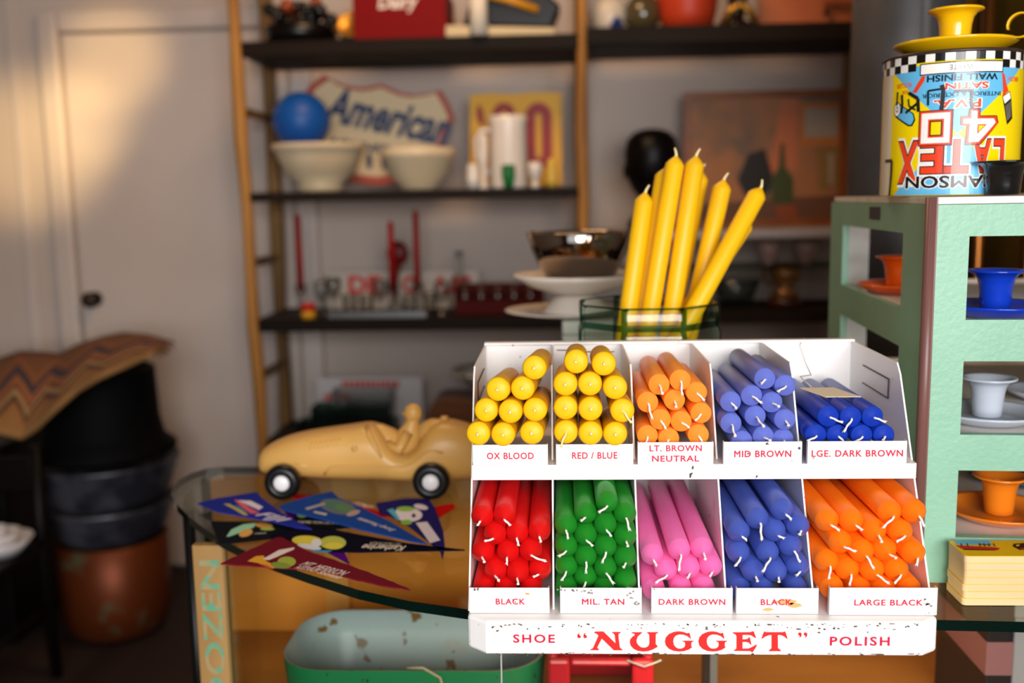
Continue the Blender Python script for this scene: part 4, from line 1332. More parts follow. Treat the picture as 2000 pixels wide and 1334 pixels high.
fill_bin('green', 'MIL. TAN', [[(1048, 205)], [(758, 415), (870, 345), (1043, 420), (1172, 315)], [(755, 500), (897, 460), (1048, 550), (1180, 445)], [(765, 650), (898, 585), (1058, 650), (1182, 580)], [(815, 800), (915, 705), (1035, 795), (1170, 785)]],
         Z3, O3, RS, 0.20, 1.35, W_GRN, 0.870, (0.0, -0.004), DIV[0] + .001, DIV[1] - .001, 0.986, 'long', wick_m, 'green candles in the MIL. TAN compartment', seed=7)
fill_bin('pink', 'DARK BROWN', [[(1343, 590), (1535, 538), (1687, 532)], [(1463, 655), (1625, 655), (1775, 645)], [(1385, 745), (1547, 760), (1695, 760)]],
         Z3, O3, RS, 0.20, 1.35, W_PNK, 0.870, (0.0, -0.002), DIV[1] + .001, DIV[2] - .001, 0.986, 'long', wick_m, 'pink candles in the DARK BROWN compartment', seed=8)
fill_bin('blue', 'right BLACK', [[(202, 395), (328, 318), (502, 250), (608, 360)], [(450, 410), (567, 515)], [(215, 545), (430, 575)], [(312, 670), (475, 660), (640, 640)], [(245, 790), (385, 790), (600, 800)]],
         Z4, O4, RS, 0.20, 1.35, W_BLU, 0.870, (0.0, -0.004), DIV[2] + .001, DIV[3] - .001, 0.986, 'long', wick_m, 'blue candles in the BLACK compartment', seed=9)
fill_bin('orange', 'LARGE BLACK', [[(1205, 310), (1380, 310)], [(810, 375), (965, 365), (1110, 430), (1298, 430)], [(795, 570), (905, 490), (1015, 530), (1165, 520), (1350, 525)],
                                   [(960, 660), (1118, 660), (1240, 620)], [(845, 760), (1030, 785), (1190, 780), (1330, 750)]],
         Z4, O4, 0.0106, 0.20, 1.25, W_ORG, 0.868, (0.0, -0.004), DIV[3] + .001, X1 - .003, 0.986, 'long', wick_m, 'orange candles in the LARGE BLACK compartment', seed=10)

# paper price tag with string lying on the royal blue candles
tg = thing('price_tag', (aY(1628, 768, 0.985).x, 0.99, 1.155), 'small cream paper tag on a string lying on the royal blue candles', 'tag')
tp = [aY(x, y, Y) for x, y, Y in ((1563, 758, 1.0), (1612, 774, 0.968), (1682, 774, 0.968), (1628, 756, 1.0))]
mb = MB()
b_o = len(mb.v)
mb.v += [(p.x, p.y, 1.1535 + (0.003 if i in (0, 3) else 0)) for i, p in enumerate(tp)] + [(p.x, p.y, 1.1528 + (0.003 if i in (0, 3) else 0)) for i, p in enumerate(tp)]
for q in ((0, 1, 2, 3), (7, 6, 5, 4), (0, 4, 5, 1), (1, 5, 6, 2), (2, 6, 7, 3), (3, 7, 4, 0)):
    mb.face(q)
obj('card', mb, mat('tag_card', '#d9c9ae', 0.8), tg)
cp = tp[0]
obj('string', MB().tube([(cp.x + .01, cp.y - 0.004, 1.158), (cp.x + 0.002, cp.y + 0.01, 1.166), (cp.x + .018, cp.y + .03, 1.164), (cp.x + .027, 1.09, 1.166), (cp.x + .026, 1.114, 1.182), (cp.x + .03, 1.116, 1.1905)], 0.0005, 5),
    mat('tag_string', '#b0a08c', 0.9), tg)
st = MB().tube([aY(1088, 684, 1.06) , aY(1110, 684, 1.05), aY(1140, 687, 1.04), aY(1200, 687, 1.03)], 0.0006, 5)
tag(obj('twine', st, mat('brown_twine', '#7a5a3c', 0.9)), 'thin brown twine lying over the top of the yellow candles', 'string')

# ================================================================== JAR OF TALL CANDLES
JY, JR = 1.232, 0.0855
jx_ = aY(1265, 600, JY).x
blk = tag(obj('riser_block', MB().box(-0.075, 0.075, -0.075, 0.075, 0, 0.075), amber, bevel=0.003, loc=(jx_, JY + 0.0, ZTOP + 0.0005)), 'plain wooden block under the glass jar', 'block')
jg = glass('jar_green_glass', '#f6faf7', '#0c2f24', power=6)
jar = thing('glass_jar', (jx_, JY, ZTOP + 0.076), 'thick pale green eight-sided glass jar holding tall yellow candles', 'jar')
JH = 1.222 - (ZTOP + 0.076)
def oct_(r, rc=0.35):
    P = []
    for k in range(8):
        a = PI / 8 + k * PI / 4
        P.append((r * math.cos(a), r * math.sin(a)))
    out_ = []
    for i in range(8):
        a, b, c_ = Vector(P[i - 1]), Vector(P[i]), Vector(P[(i + 1) % 8])
        out_ += [tuple(b.lerp(a, 0.06)), tuple(b.lerp(a, 0.015).lerp(b.lerp(c_, 0.015), .5)), tuple(b.lerp(c_, 0.06))]
    return out_
RO = JR / math.cos(PI / 8)
def ring_at(r, z):
    return [(p[0], p[1], z) for p in oct_(r)]
body = ringwall(MB(), [ring_at(RO * f_, z) for f_, z in ((0.93, 0.001), (0.99, 0.006), (1.0, 0.015), (1.0, JH - 0.035), (0.985, JH - 0.030), (0.97, JH - 0.028))], 0, False)
for k in range(len(body.m)):
    if k % 24 % 3 != 2:
        body.m[k] = 1
body.face([i for i in range(24)][::-1])
jge = glass('jar_edge_glass', '#5f8f7c', '#0c2f24', power=3)
obj('body', body, [jg, jge], jar, local=True)
rim = ringwall(MB(), [ring_at(RO * f_, z) for f_, z in ((0.97, JH - 0.028), (0.985, JH - 0.020), (0.985, JH - 0.002), (0.965, JH), (0.93, JH), (0.92, JH - 0.004))], 0, False)
for k in range(len(rim.m)):
    if k % 24 % 3 != 2 or k // 24 in (0, 2, 3):
        rim.m[k] = 1
obj('rim', rim, [jg, jge], jar, local=True)
inn_ = ringwall(MB(), [ring_at(RO * f_, z) for f_, z in ((0.92, JH - 0.004), (0.92, JH - 0.04), (0.93, 0.02), (0.90, 0.012))], 0, True)
obj('inner_wall', inn_, jg, jar, local=True)
em = MB()
for z in (JH - 0.045, JH - 0.060):
    em.tube([(x, -JR * 1.0 - 0.0002, z) for x in [(-0.022 + 0.044 * i / 12) for i in range(13)]], 0.0008, 8)
obj('moulded_ribs', em, jg, jar, local=True)
jc = [  # top px, bottom px, depth at the top, depth at the base, words
    ((1258, 393), (1188, 880), 1.222, 1.216, 'yellow candle leaning in the glass jar, leftmost and short'),
    ((1318, 322), (1222, 900), 1.222, 1.214, 'yellow candle in the glass jar, left of the two tallest'),
    ((1357, 322), (1267, 900), 1.220, 1.218, 'yellow candle in the glass jar, right of the two tallest'),
    ((1410, 368), (1294, 880), 1.244, 1.242, 'yellow candle in the glass jar, just right of the tallest pair'),
    ((1478, 382), (1222, 850), 1.214, 1.172, 'yellow candle in the glass jar leaning furthest to the right'),
    ((1297, 345), (1206, 880), 1.247, 1.240, 'yellow candle standing behind the left one of the tallest pair in the jar'),
    ((1366, 350), (1262, 880), 1.290, 1.290, 'yellow candle standing behind the right one of the tallest pair in the jar'),
    ((1454, 440), (1180, 850), 1.266, 1.266, 'yellow candle half hidden behind the right-leaning one in the jar'),
]
rj = 0.0113
for k, (a, b, ya, yb, lab) in enumerate(jc):
    A, B = aY(*a, ya), aY(*b, yb)
    zf = ZTOP + 0.076 + 0.014
    d = (A - B)
    t = (zf + 0.004 - B.z) / d.z
    base_p = B + d * t
    Lk = (A - base_p).length
    o = obj('tall_candle', candle_mesh('c', rj, Lk, 1.0, W_YEL), W_YEL)
    f = (A - base_p).normalized()
    xd = Vector((1, 0, 0))
    xd = (xd - f * xd.dot(f)).normalized()
    if k % 3 == 1:
        xd = -xd
    R = Matrix((xd, f.cross(xd), f)).transposed().to_4x4()
    o.matrix_basis = Matrix.Translation(base_p) @ R
    tag(o, lab, 'candle', 'yellow candles in the glass jar')
    rng = random.Random(40 + k)
    wmb = MB().tube([(0, 0, Lk + rj * .85), (0.0004, 0, Lk + rj * 1.15), (0.002, 0, Lk + rj * 1.5), (0.0035, 0, Lk + rj * 1.75)], [0.0022, 0.0016, 0.0013, 0.0011], 7)
    w = obj('wick', wmb, wick_y, o, local=True)

# ================================================================== CAKE STAND AND BOWL
CY = 1.66
ped = thing('pedestal', (aY(1120, 640, CY).x + 0.02, CY, 0), 'pale painted narrow pedestal behind the display stand carrying the white cake stand', 'pedestal')
pzt = aY(1110, 628, CY - 0.1).z
pmat = mat('pale_mint_paint', '#cfd6c8', 0.4, col2='#c2cabb', nscale=9)
pxl = aY(1098, 650, CY - 0.1).x - ped.location.x
obj('body', MB().box(pxl, pxl + 0.2, -0.1, 0.1, 0.0, pzt - 0.022), pmat, ped, local=True, bevel=0.003)
obj('top_slab', MB().box(pxl, pxl + 0.2, -0.1, 0.1, pzt - 0.0215, pzt), pmat, ped, local=True, bevel=0.003)
sC = sc_at(CY) * 1.02
wch = mat('white_ironstone', '#e3d9cd', 0.25, coat=0.3)
xs_ = aY(1112, 610, CY).x
tag(obj('plate', MB().lathe([(0.001, 0), (80 * sC, 0), (124 * sC, 8 * sC), (124 * sC, 10 * sC), (78 * sC, 4 * sC), (0.001, 4 * sC)], 40), wch, loc=(xs_, CY, pzt + 0.0005)),
    'flat white plate under the foot of the cake stand', 'plate')
cs_ = thing('cake_stand', (xs_ + 0.012, CY, pzt + 0.0005 + 4.2 * sC), 'white footed cake stand carrying the shiny dark bowl', 'cake stand')
obj('foot', MB().lathe([(0.001, 0), (66 * sC, 0), (64 * sC, 4 * sC), (44 * sC, 26 * sC), (28 * sC, 36 * sC), (0.001, 37 * sC)], 36), wch, cs_, local=True)
obj('plate_top', MB().lathe([(0.001, 37.2 * sC), (50 * sC, 37.2 * sC), (88 * sC, 50 * sC), (118 * sC, 66 * sC), (122 * sC, 72 * sC), (118 * sC, 74 * sC), (84 * sC, 60 * sC), (46 * sC, 57 * sC), (0.001, 57 * sC)], 40), wch, cs_, local=True)
chrome = mat('dark_chrome', '#a89a8e', 0.06, 1.0)
bz = cs_.location.z + 57.6 * sC
obj_b = MB().lathe([(0.001, 0), (58 * sC, 0), (62 * sC, 3 * sC), (76 * sC, 26 * sC), (92 * sC, 62 * sC), (102 * sC, 94 * sC), (100 * sC, 96 * sC), (97 * sC, 93 * sC), (88 * sC, 62 * sC), (72 * sC, 28 * sC), (56 * sC, 6 * sC), (0.001, 5 * sC)], 44)
tag(obj('metal_bowl', obj_b, chrome, loc=(cs_.location.x + 0.006, CY, bz)), 'mirror-finish dark metal bowl on the white cake stand', 'bowl')

# ================================================================== TOY RACING CAR
CARY = 1.345   # centre line depth
tanp = mat('tan_moulded_plastic', '#cf9f58', 0.38, col2='#c9984f', nscale=5)
car = thing('toy_racing_car', (-0.26, CARY, ZTOP), 'tan moulded toy racing car with a driver and black wheels on the glass counter', 'toy car')
YCAR = CARY - 0.035
topl = [(494, 905), (497, 893), (506, 882), (545, 863), (588, 853.5), (633, 847), (690, 839.5), (712, 835), (735, 842), (752, 868), (774, 890), (800, 890), (818, 868), (834, 834), (864, 828), (890, 834), (915, 841), (950, 856), (985, 880), (1000, 900)]
botl = [(494, 925), (498, 932), (506, 935), (545, 938), (588, 941), (633, 943), (690, 945), (712, 945), (735, 945.5), (752, 946), (774, 946), (800, 946), (818, 946), (834, 946), (864, 946), (890, 946), (915, 945), (950, 940), (985, 925), (1000, 910)]
hw_ = [0.010, 0.020, 0.028, 0.036, 0.040, 0.042, 0.043, 0.043, 0.043, 0.043, 0.043, 0.043, 0.043, 0.043, 0.042, 0.040, 0.036, 0.028, 0.014, 0.004]
SECT = []
for (t, b, h) in zip(topl, botl, hw_):
    pt_, pb_ = aY(t[0], t[1], YCAR), aY(b[0], b[1], YCAR)
    SECT.append((pt_.x, pt_.z, pb_.z, h))
def sect_at(x):
    for i in range(len(SECT) - 1):
        if SECT[i][0] <= x <= SECT[i + 1][0]:
            t = (x - SECT[i][0]) / (SECT[i + 1][0] - SECT[i][0])
            return [SECT[i][k] + (SECT[i + 1][k] - SECT[i][k]) * t for k in range(4)]
    return list(SECT[0] if x < SECT[0][0] else SECT[-1])
def side_y(x, z, extra=0.0):
    _, zt_, zb_, h = sect_at(x)
    u = max(-1, min(1, (z - (zt_ + zb_) / 2) / ((zt_ - zb_) / 2 + 1e-6)))
    return CARY - h * (max(0.0, 1 - abs(u) ** 2.6)) ** (1 / 2.6) - extra
NP = 28
rings = []
for (x, zt_, zb_, h) in SECT:
    zc_, hz = (zt_ + zb_) / 2, (zt_ - zb_) / 2
    r = []
    for k in range(NP):
        a = 2 * PI * k / NP
        ca, sa = math.cos(a), math.sin(a)
        e = 2 / 2.6
        r.append((x, CARY + h * math.copysign(abs(ca) ** e, ca), zc_ + hz * math.copysign(abs(sa) ** e, sa)))
    rings.append(r)
cb = ringwall(MB(), rings, 0, True)
cb.face(list(range(NP))[::-1])
carb = obj('body', cb, tanp, car)
md = carb.modifiers.new('subsurf', 'SUBSURF')
md.levels = md.render_levels = 1
def on_side(pts, r, name, extra=0.0005):
    P = []
    for (x, y) in pts:
        q = aY(x, y, YCAR)
        P.append((q.x, side_y(q.x, q.z, extra), q.z))
    return P
tm = MB()
tm.tube(on_side([(634, 926), (640, 916), (650, 909), (680, 907), (740, 908), (790, 909), (806, 903), (818, 893), (832, 880), (846, 877), (866, 882)], 0.0014, 'x'), 0.0016, 6)
obj('side_trim', tm, tanp, car)
tm = MB()
for k in range(7):
    x = 606 + k * 9
    tm.tube(on_side([(x, 876 - k * 1.2), (x + 4, 864 - k * 1.4)], 0.001, 'x', 0.0002), 0.0014, 6)
obj('louvre', tm, tanp, car)
tm = MB()
tm.tube(on_side([(690, 876), (700, 872)], 0.002, 'x'), 0.0032, 8)
tm.tube(on_side([(575, 902), (590, 908), (612, 913)], 0.002, 'x', -0.001), [0.0005, 0.003, 0.0004], 8)
obj('filler_cap', tm, tanp, car)
# scuttle ridge and cockpit edge
tm = MB()
tm.tube(on_side([(712, 838), (722, 852), (735, 872), (748, 892)], .002, 'x'), [0.003, 0.0035, 0.003, 0.0015], 8)
ws = [aY(706, 838, CARY), aY(718, 828, CARY), aY(738, 828, CARY), aY(758, 836, CARY), aY(776, 846, CARY), aY(784, 856, CARY)]
wr = [0.012, 0.020, 0.022, 0.020, 0.018, 0.012]
tm.tube([(p.x, CARY + 0.004, p.z - r_) for p, r_ in zip(ws, wr)], wr, 18)
obj('scuttle', tm, tanp, car)
hr = [aY(822, 846, CARY), aY(834, 822, CARY), aY(842, 817, CARY), aY(866, 818, CARY), aY(900, 832, CARY), aY(940, 850, CARY)]
rr2 = [0.010, 0.018, 0.020, 0.020, 0.018, 0.008]
obj('headrest', MB().tube([(p.x, CARY, p.z - r_) for p, r_ in zip(hr, rr2)], rr2, 18), tanp, car)
fcp = aY(868, 812, CARY)
obj('fuel_cap', MB().lathe([(0.001, 0), (0.006, 0), (0.006, 0.005), (0.001, 0.006)], 12, (fcp.x, CARY, fcp.z - 0.006)), tanp, car)
hd, nk, to, sh = aY(806, 808, CARY - .005), aY(805, 826, CARY - .005), aY(800, 848, CARY - .005), aY(790, 884, CARY - .005)
dm = MB()
dm.sphere((hd.x, CARY, hd.z), 0.0128, 20, 14, sc=(1, 0.95, 1.05))
dm.sphere((hd.x - 0.0118, CARY, hd.z - 0.001), 0.0028, 8, 6, sc=(1.3, .7, .8))
dm.lathe([(0.0115, 0), (0.0130, 0.0008), (0.0115, 0.0016)], 20, (hd.x, CARY, hd.z + 0.0008))
dm.tube([(hd.x, CARY, hd.z - 0.006), (nk.x, CARY, nk.z), (to.x, CARY, to.z), (sh.x, CARY, sh.z)], [0.0085, 0.0095, 0.017, 0.021], 16)
for sy in (-1, 1):
    a0, a1, a2 = aY(800, 842, CARY), aY(784, 872, CARY), aY(762, 868, CARY)
    dm.tube([(a0.x, CARY + sy * 0.014, a0.z), (a1.x, CARY + sy * 0.028, a1.z + .002), (a2.x, CARY + sy * 0.020, a2.z + 0.006)], [0.0075, 0.0075, 0.006], 10)
obj('driver', dm, tanp, car)
tyre_m, hub_m = mat('black_rubber', '#0c0b0c', 0.35), mat('white_hub', '#e6e2e2', 0.3)
WHEELS = []
for (px, py, r) in ((552, 935, 0.0248), (842, 938, 0.0254)):
    for yy, flip in ((CARY - 0.052, 1), (CARY + 0.052, -1)):
        q = aY(px, py, CARY - 0.052)
        z = ZTOP + r + 0.0005
        tb_ = MB()
        prof = [(r * .45, -0.008), (r * .62, -0.0105), (r * .86, -0.0095), (r * .97, -0.005), (r, 0), (r * .97, 0.005), (r * .86, 0.0095), (r * .62, 0.0105), (r * .45, 0.008)]
        tb_.lathe(prof, 36, closed=True)
        w = obj('wheel', tb_, tyre_m, car, local=True)
        w.matrix_parent_inverse = WM(car).inverted()
        w.matrix_basis = Matrix.Translation((q.x, yy, z)) @ Matrix.Rotation(flip * PI / 2, 4, 'X')
        h_ = obj('hub', MB().lathe([(0.001, -0.006), (r * .45, -0.006), (r * .45, 0.007), (r * .36, 0.010), (0.001, 0.0105)], 24), hub_m, w, local=True)
        WHEELS.append(w)

# ================================================================== PENNANTS
felt_i = 0
def pennant(px, layer, col, label, prints=(), smooth_edges=True, fray=0.0):
    """px: outline in photo pixels laid on the counter; layer: how many pennants lie under it"""
    global felt_i
    felt_i += 1
    z0 = ZTOP + 0.0008 + layer * 0.0021
    P = [aZ(x, y, z0) for x, y in px]
    rg_ = random.Random(felt_i)
    Q = []
    for i in range(len(P)):
        a, b = P[i], P[(i + 1) % len(P)]
        n = 6
        for k in range(n):
            q = a.lerp(b, k / n)
            if fray and k:
                q = q + Vector((rg_.uniform(-1, 1), rg_.uniform(-1, 1), 0)) * fray
            Q.append((q.x, q.y))
    m = mat('felt_%d' % felt_i, col, 0.95, bump=0.5, bscale=700, spec=0.04)
    o = obj('pennant', MB().prism(Q, z0, z0 + 0.0016, 'z'), m)
    tag(o, label, 'pennant', 'souvenir felt pennants on the counter')
    if prints:
        pm = MB()
        cols = []
        zz = z0 + 0.0017
        for item in prints:
            kind, cc = item[0], item[1]
            if cc not in cols:
                cols.append(cc)
            mi = cols.index(cc)
            zz += 0.00004
            if kind == 'poly':
                pm.flat([[tuple(aZ(x, y, zz))[:2] for x, y in item[2]]], Matrix.Translation((0, 0, zz)), mi)
            elif kind == 'oval':
                cx, cy, rx_, ry_, rot = item[2]
                pts = [(cx + rx_ * math.cos(t) * math.cos(rot) - ry_ * math.sin(t) * math.sin(rot), cy + rx_ * math.cos(t) * math.sin(rot) + ry_ * math.sin(t) * math.cos(rot)) for t in [i * PI / 9 for i in range(18)]]
                pm.flat([[tuple(aZ(x, y, zz))[:2] for x, y in pts]], Matrix.Translation((0, 0, zz)), mi)
            elif kind == 'text':
                (x0, y0), (x1, y1), hpx, body_, flip = item[2]
                A, B = aZ(x0, y0, zz), aZ(x1, y1, zz)
                d = (B - A)
                w = d.length
                M = Matrix.Translation((A + B) / 2) @ Matrix.Rotation(math.atan2(d.y, d.x), 4, 'Z')
                pm.raw(text(body_, w, hpx, 0.02, 0.25), M, mi)
        obj('print', pm, [mat('ink_' + c_.strip('#'), c_, 0.8) for c_ in cols], o)
    return o

pennant([(553, 970), (570, 966), (640, 972), (760, 1006), (886, 985), (889, 992), (856, 1013), (740, 1010), (640, 988)], 0, '#c3140f', 'bright red pennant lying under the blue ones with its rounded end showing', [('text', '#e8cfc4', ((690, 981), (728, 992), 0.010, 'SYDNEY', 0))])
pennant([(551, 995), (582, 992), (640, 1020), (652, 1034), (683, 1103), (640, 1080), (600, 1050)], 1, '#560a7c', 'purple pennant mostly hidden under the black and navy ones', [('oval', '#d9b8d8', (620, 1040, 12, 5, 0.1))])
pennant([(572, 1012), (600, 1000), (640, 1008), (698, 1030), (640, 1036), (576, 1028)], 2, '#0f0f12', 'small black pennant with white lettering between the two blue ones', [('text', '#c9c2b8', ((580, 1019), (668, 1022), 0.009, 'HAMILTON ISLAND', 0)), ('oval', '#8cb45e', (590, 1006, 10, 5, 0))])
pennant([(412, 1020), (560, 1022), (640, 1040), (560, 1050), (430, 1065)], 0, '#15171d', 'charcoal pennant with a green and yellow fruit picture at the left of the heap',
        [('poly', '#93cfae', [(442, 1048), (452, 1034), (475, 1024), (500, 1021), (496, 1030), (470, 1040), (448, 1048)]), ('oval', '#d8a44e', (480, 1041, 14, 7, -0.3)), ('oval', '#cf9a3e', (515, 1026, 18, 5, 0.1)), ('oval', '#9db84a', (522, 1033, 14, 3, 0)), ('text', '#d8d4cc', ((497, 1042), (520, 1041), 0.004, 'CAIRNS', 0))])
pennant([(530, 1045), (600, 1030), (640, 1034), (700, 1046), (800, 1064), (908, 1076), (860, 1077), (800, 1078), (700, 1080), (620, 1078), (560, 1062)], 2, '#0b0a1c', 'long navy pennant with a yellow and white sun picture',
        [('oval', '#d9cc3e', (600, 1056, 30, 10, 0.05)), ('oval', '#b8bf4a', (650, 1060, 26, 13, 0)), ('oval', '#d8cf44', (652, 1066, 18, 7, 0)), ('oval', '#d6dbe6', (604, 1068, 24, 5, 0.15)), ('oval', '#dcdfe4', (618, 1060, 10, 8, 0)), ('poly', '#3f8fc0', [(606, 1074), (650, 1075), (640, 1079), (615, 1079)]),
         ('text', '#d8ccba', ((790, 1071), (707, 1068), 0.017, 'Katherine', 1)), ('text', '#a8a094', ((782, 1063), (722, 1061), 0.009, 'NT AUSTRALIA', 1))])
pennant([(386, 985), (420, 976), (502, 963), (512, 975), (548, 1002), (576, 1018), (609, 1035), (580, 1032), (530, 1020), (470, 1009), (425, 1001)], 3, '#232e8e', 'violet blue pennant with a red and white sweep at the left back of the heap',
        [('poly', '#d8586a', [(457, 976), (470, 978), (488, 992), (508, 1002), (490, 1003), (474, 992)]), ('poly', '#d9d4e0', [(464, 977), (490, 978), (514, 990), (506, 996), (488, 988)]), ('poly', '#b8ab4e', [(436, 984), (448, 984), (470, 996), (486, 1006), (476, 1006), (456, 994)]), ('poly', '#2f7aa8', [(456, 986), (466, 988), (484, 1002), (476, 1000)]), ('text', '#d4d2e4', ((505, 1004), (556, 1018), 0.022, 'FIJI', 0))])
pennant([(734, 985), (790, 976), (838, 976), (850, 995), (866, 1040), (869, 1070), (864, 1095), (860, 1078), (845, 1066), (800, 1030), (760, 1008), (742, 1002)], 2, '#241f66', 'dark violet pennant with white lettering and a green island, next to the rear wheel',
        [('oval', '#e2dce6', (797, 1005, 28, 14, 0.05)), ('oval', '#8cc04a', (792, 994, 18, 5, 0)), ('oval', '#7ab83a', (794, 1020, 11, 5, 0)), ('poly', '#46b0c8', [(756, 996), (768, 993), (780, 1012), (776, 1016)]), ('oval', '#241f66', (808, 1007, 4, 4, 0)), ('oval', '#dcd6e4', (822, 990, 14, 5, 0.2)), ('poly', '#dcd6e2', [(812, 1021), (834, 1019), (860, 1055), (840, 1061)])])
pennant([(544, 990), (600, 972), (649, 962), (662, 975), (700, 990), (760, 1020), (834, 1064), (800, 1058), (700, 1035), (640, 1018), (580, 1004), (550, 996)], 4, '#1d4492', 'large mid blue pennant with a round landscape picture on top of the heap',
        [('oval', '#5a6470', (660, 990, 36, 14, 0.2)), ('oval', '#3f6c66', (658, 988, 28, 10, 0.2)), ('oval', '#4a7a4e', (670, 992, 18, 7, 0.2)), ('poly', '#a8a09c', [(596, 992), (634, 982), (636, 985), (600, 996)]), ('poly', '#b8b49c', [(614, 998), (640, 1003), (636, 1007), (612, 1001)]), ('oval', '#a89488', (690, 1002, 14, 5, -0.3)),
         ('text', '#c8c4cc', ((770, 1036), (700, 1012), 0.011, 'Snowy Mountains', 1))])
pennant([(431, 1103), (480, 1080), (540, 1052), (552, 1052), (600, 1078), (680, 1105), (752, 1133), (802, 1154), (752, 1147), (690, 1133), (640, 1118), (580, 1113), (500, 1108)], 3, '#701826', 'maroon frayed pennant with yellow and green leaves at the front edge of the counter',
        [('poly', '#e0a31e', [(483, 1096), (500, 1086), (515, 1085), (520, 1096), (545, 1108), (530, 1110), (505, 1100)]), ('oval', '#a3b03a', (560, 1097, 18, 10, 0)), ('oval', '#7f9a34', (548, 1104, 20, 6, 0.1)), ('poly', '#d8552a', [(505, 1101), (520, 1103), (535, 1111), (528, 1111)]), ('poly', '#e6d6d2', [(513, 1092), (545, 1074), (575, 1069), (574, 1073), (540, 1088), (525, 1094)]),
         ('text', '#e6cfca', ((592, 1100), (676, 1121), 0.013, 'MT. MERRION', 0)), ('text', '#e6cfca', ((579, 1107), (622, 1114), 0.009, 'AUSTRALIA', 0)), ('text', '#e6cfca', ((624, 1117), (668, 1129), 0.008, 'Souvenir', 0))], fray=0.0008)

# ================================================================== GREEN RACK
RK = thing('display_rack', (0.3664, 1.0018, ZTOP), 'pale green open display rack with window-like openings and a brown corner strip', 'rack', rz=math.radians(-3.8))
mint = mat('mint_paint', '#8dba9f', 0.42, col2='#83b096', nscale=5, bump=0.35, bscale=160)
rwht = mat('rack_white', '#e2dcd4', 0.5, col2='#cfc6ba', nscale=20, nlo=0.5, nhi=0.75)
RW, RD, RHT = 0.36, 0.49, 0.387
WIN = ((0.0495, 0.120), (0.157, 0.232), (0.2735, 0.356))
def holed(mb, along, u0, u1, w0, w1, t0, t1, z1=RHT):
    """panel in the plane 'along' (x or y) from u0..u1 with openings from w0..w1"""
    def bx(a, b, z0_, z1_):
        if along == 'x':
            mb.box(a, b, t0, t1, z0_, z1_)
        else:
            mb.box(t0, t1, a, b, z0_, z1_)
    bx(u0, w0, 0.0005, z1)
    bx(w1, u1, 0.0005, z1)
    zs = 0.0005
    for (a, b) in WIN:
        bx(w0, w1, zs, a)
        zs = b
    bx(w0, w1, zs, z1)
    return mb
RKM = Matrix.Translation(RK.location) @ Matrix.Rotation(math.radians(-3.8), 4, 'Z')
RK_N = RKM.to_3x3() @ Vector((0, 1, 0))
def rk_x(px, py, yloc):
    d = ray(px, py)
    t = (RKM @ Vector((0, yloc, 0)) - CAMP).dot(RK_N) / d.dot(RK_N)
    return (RKM.inverted() @ (CAMP + d * t)).x
BKX = rk_x(1697, 500, RD - 0.012)
fp = holed(MB(), 'x', 0.004, RW, 0.0352, 0.29, 0.0, 0.010)
obj('front_panel', fp, mint, RK, local=True)
obj('side_panel', holed(MB(), 'y', 0.012, RD, 0.104, 0.408, 0.0, 0.009), mint, RK, local=True)
obj('side_panel', holed(MB(), 'y', 0.012, RD, 0.104, 0.408, RW - 0.009, RW), mint, RK, local=True)
obj('back_panel', holed(MB(), 'x', 0.0095, RW - 0.0095, BKX, 0.30, RD - 0.012, RD - 0.001), rwht, RK, local=True)
obj('top_board', MB().box(0.004, RW + 0.004, -0.001, RD, RHT + 0.0005, RHT + 0.0075), rwht, RK, local=True, bevel=0.0008)
SHZ = (0.045, 0.152, 0.2685)
for z in SHZ:
    obj('shelf_board', MB().box(0.0095, RW - 0.0095, 0.0105, RD - 0.0125, z - 0.008, z), rwht, RK, local=True)
obj('corner_strip', MB().tube([(-0.0005, 0.003, 0.0005), (-0.0005, 0.003, RHT + 0.0075)], 0.0062, 12).box(-0.0036, 0.0038, -0.0022, 0.0114, 0.0005, RHT + 0.0075), mat('brown_plastic_strip', '#6b4540', 0.35, col2='#7d564e', nscale=4, stretch=(1, 1, .1)), RK, local=True)
obj('maker_plate', MB().box(-0.0012, 0.0, 0.205, 0.255, RHT - 0.019, RHT - 0.004), mat('plate_dark', '#2a2a2e', 0.4), RK, local=True, bevel=0.0005)
def rk(x, y, z):
    return RKM @ Vector((x, y, z))

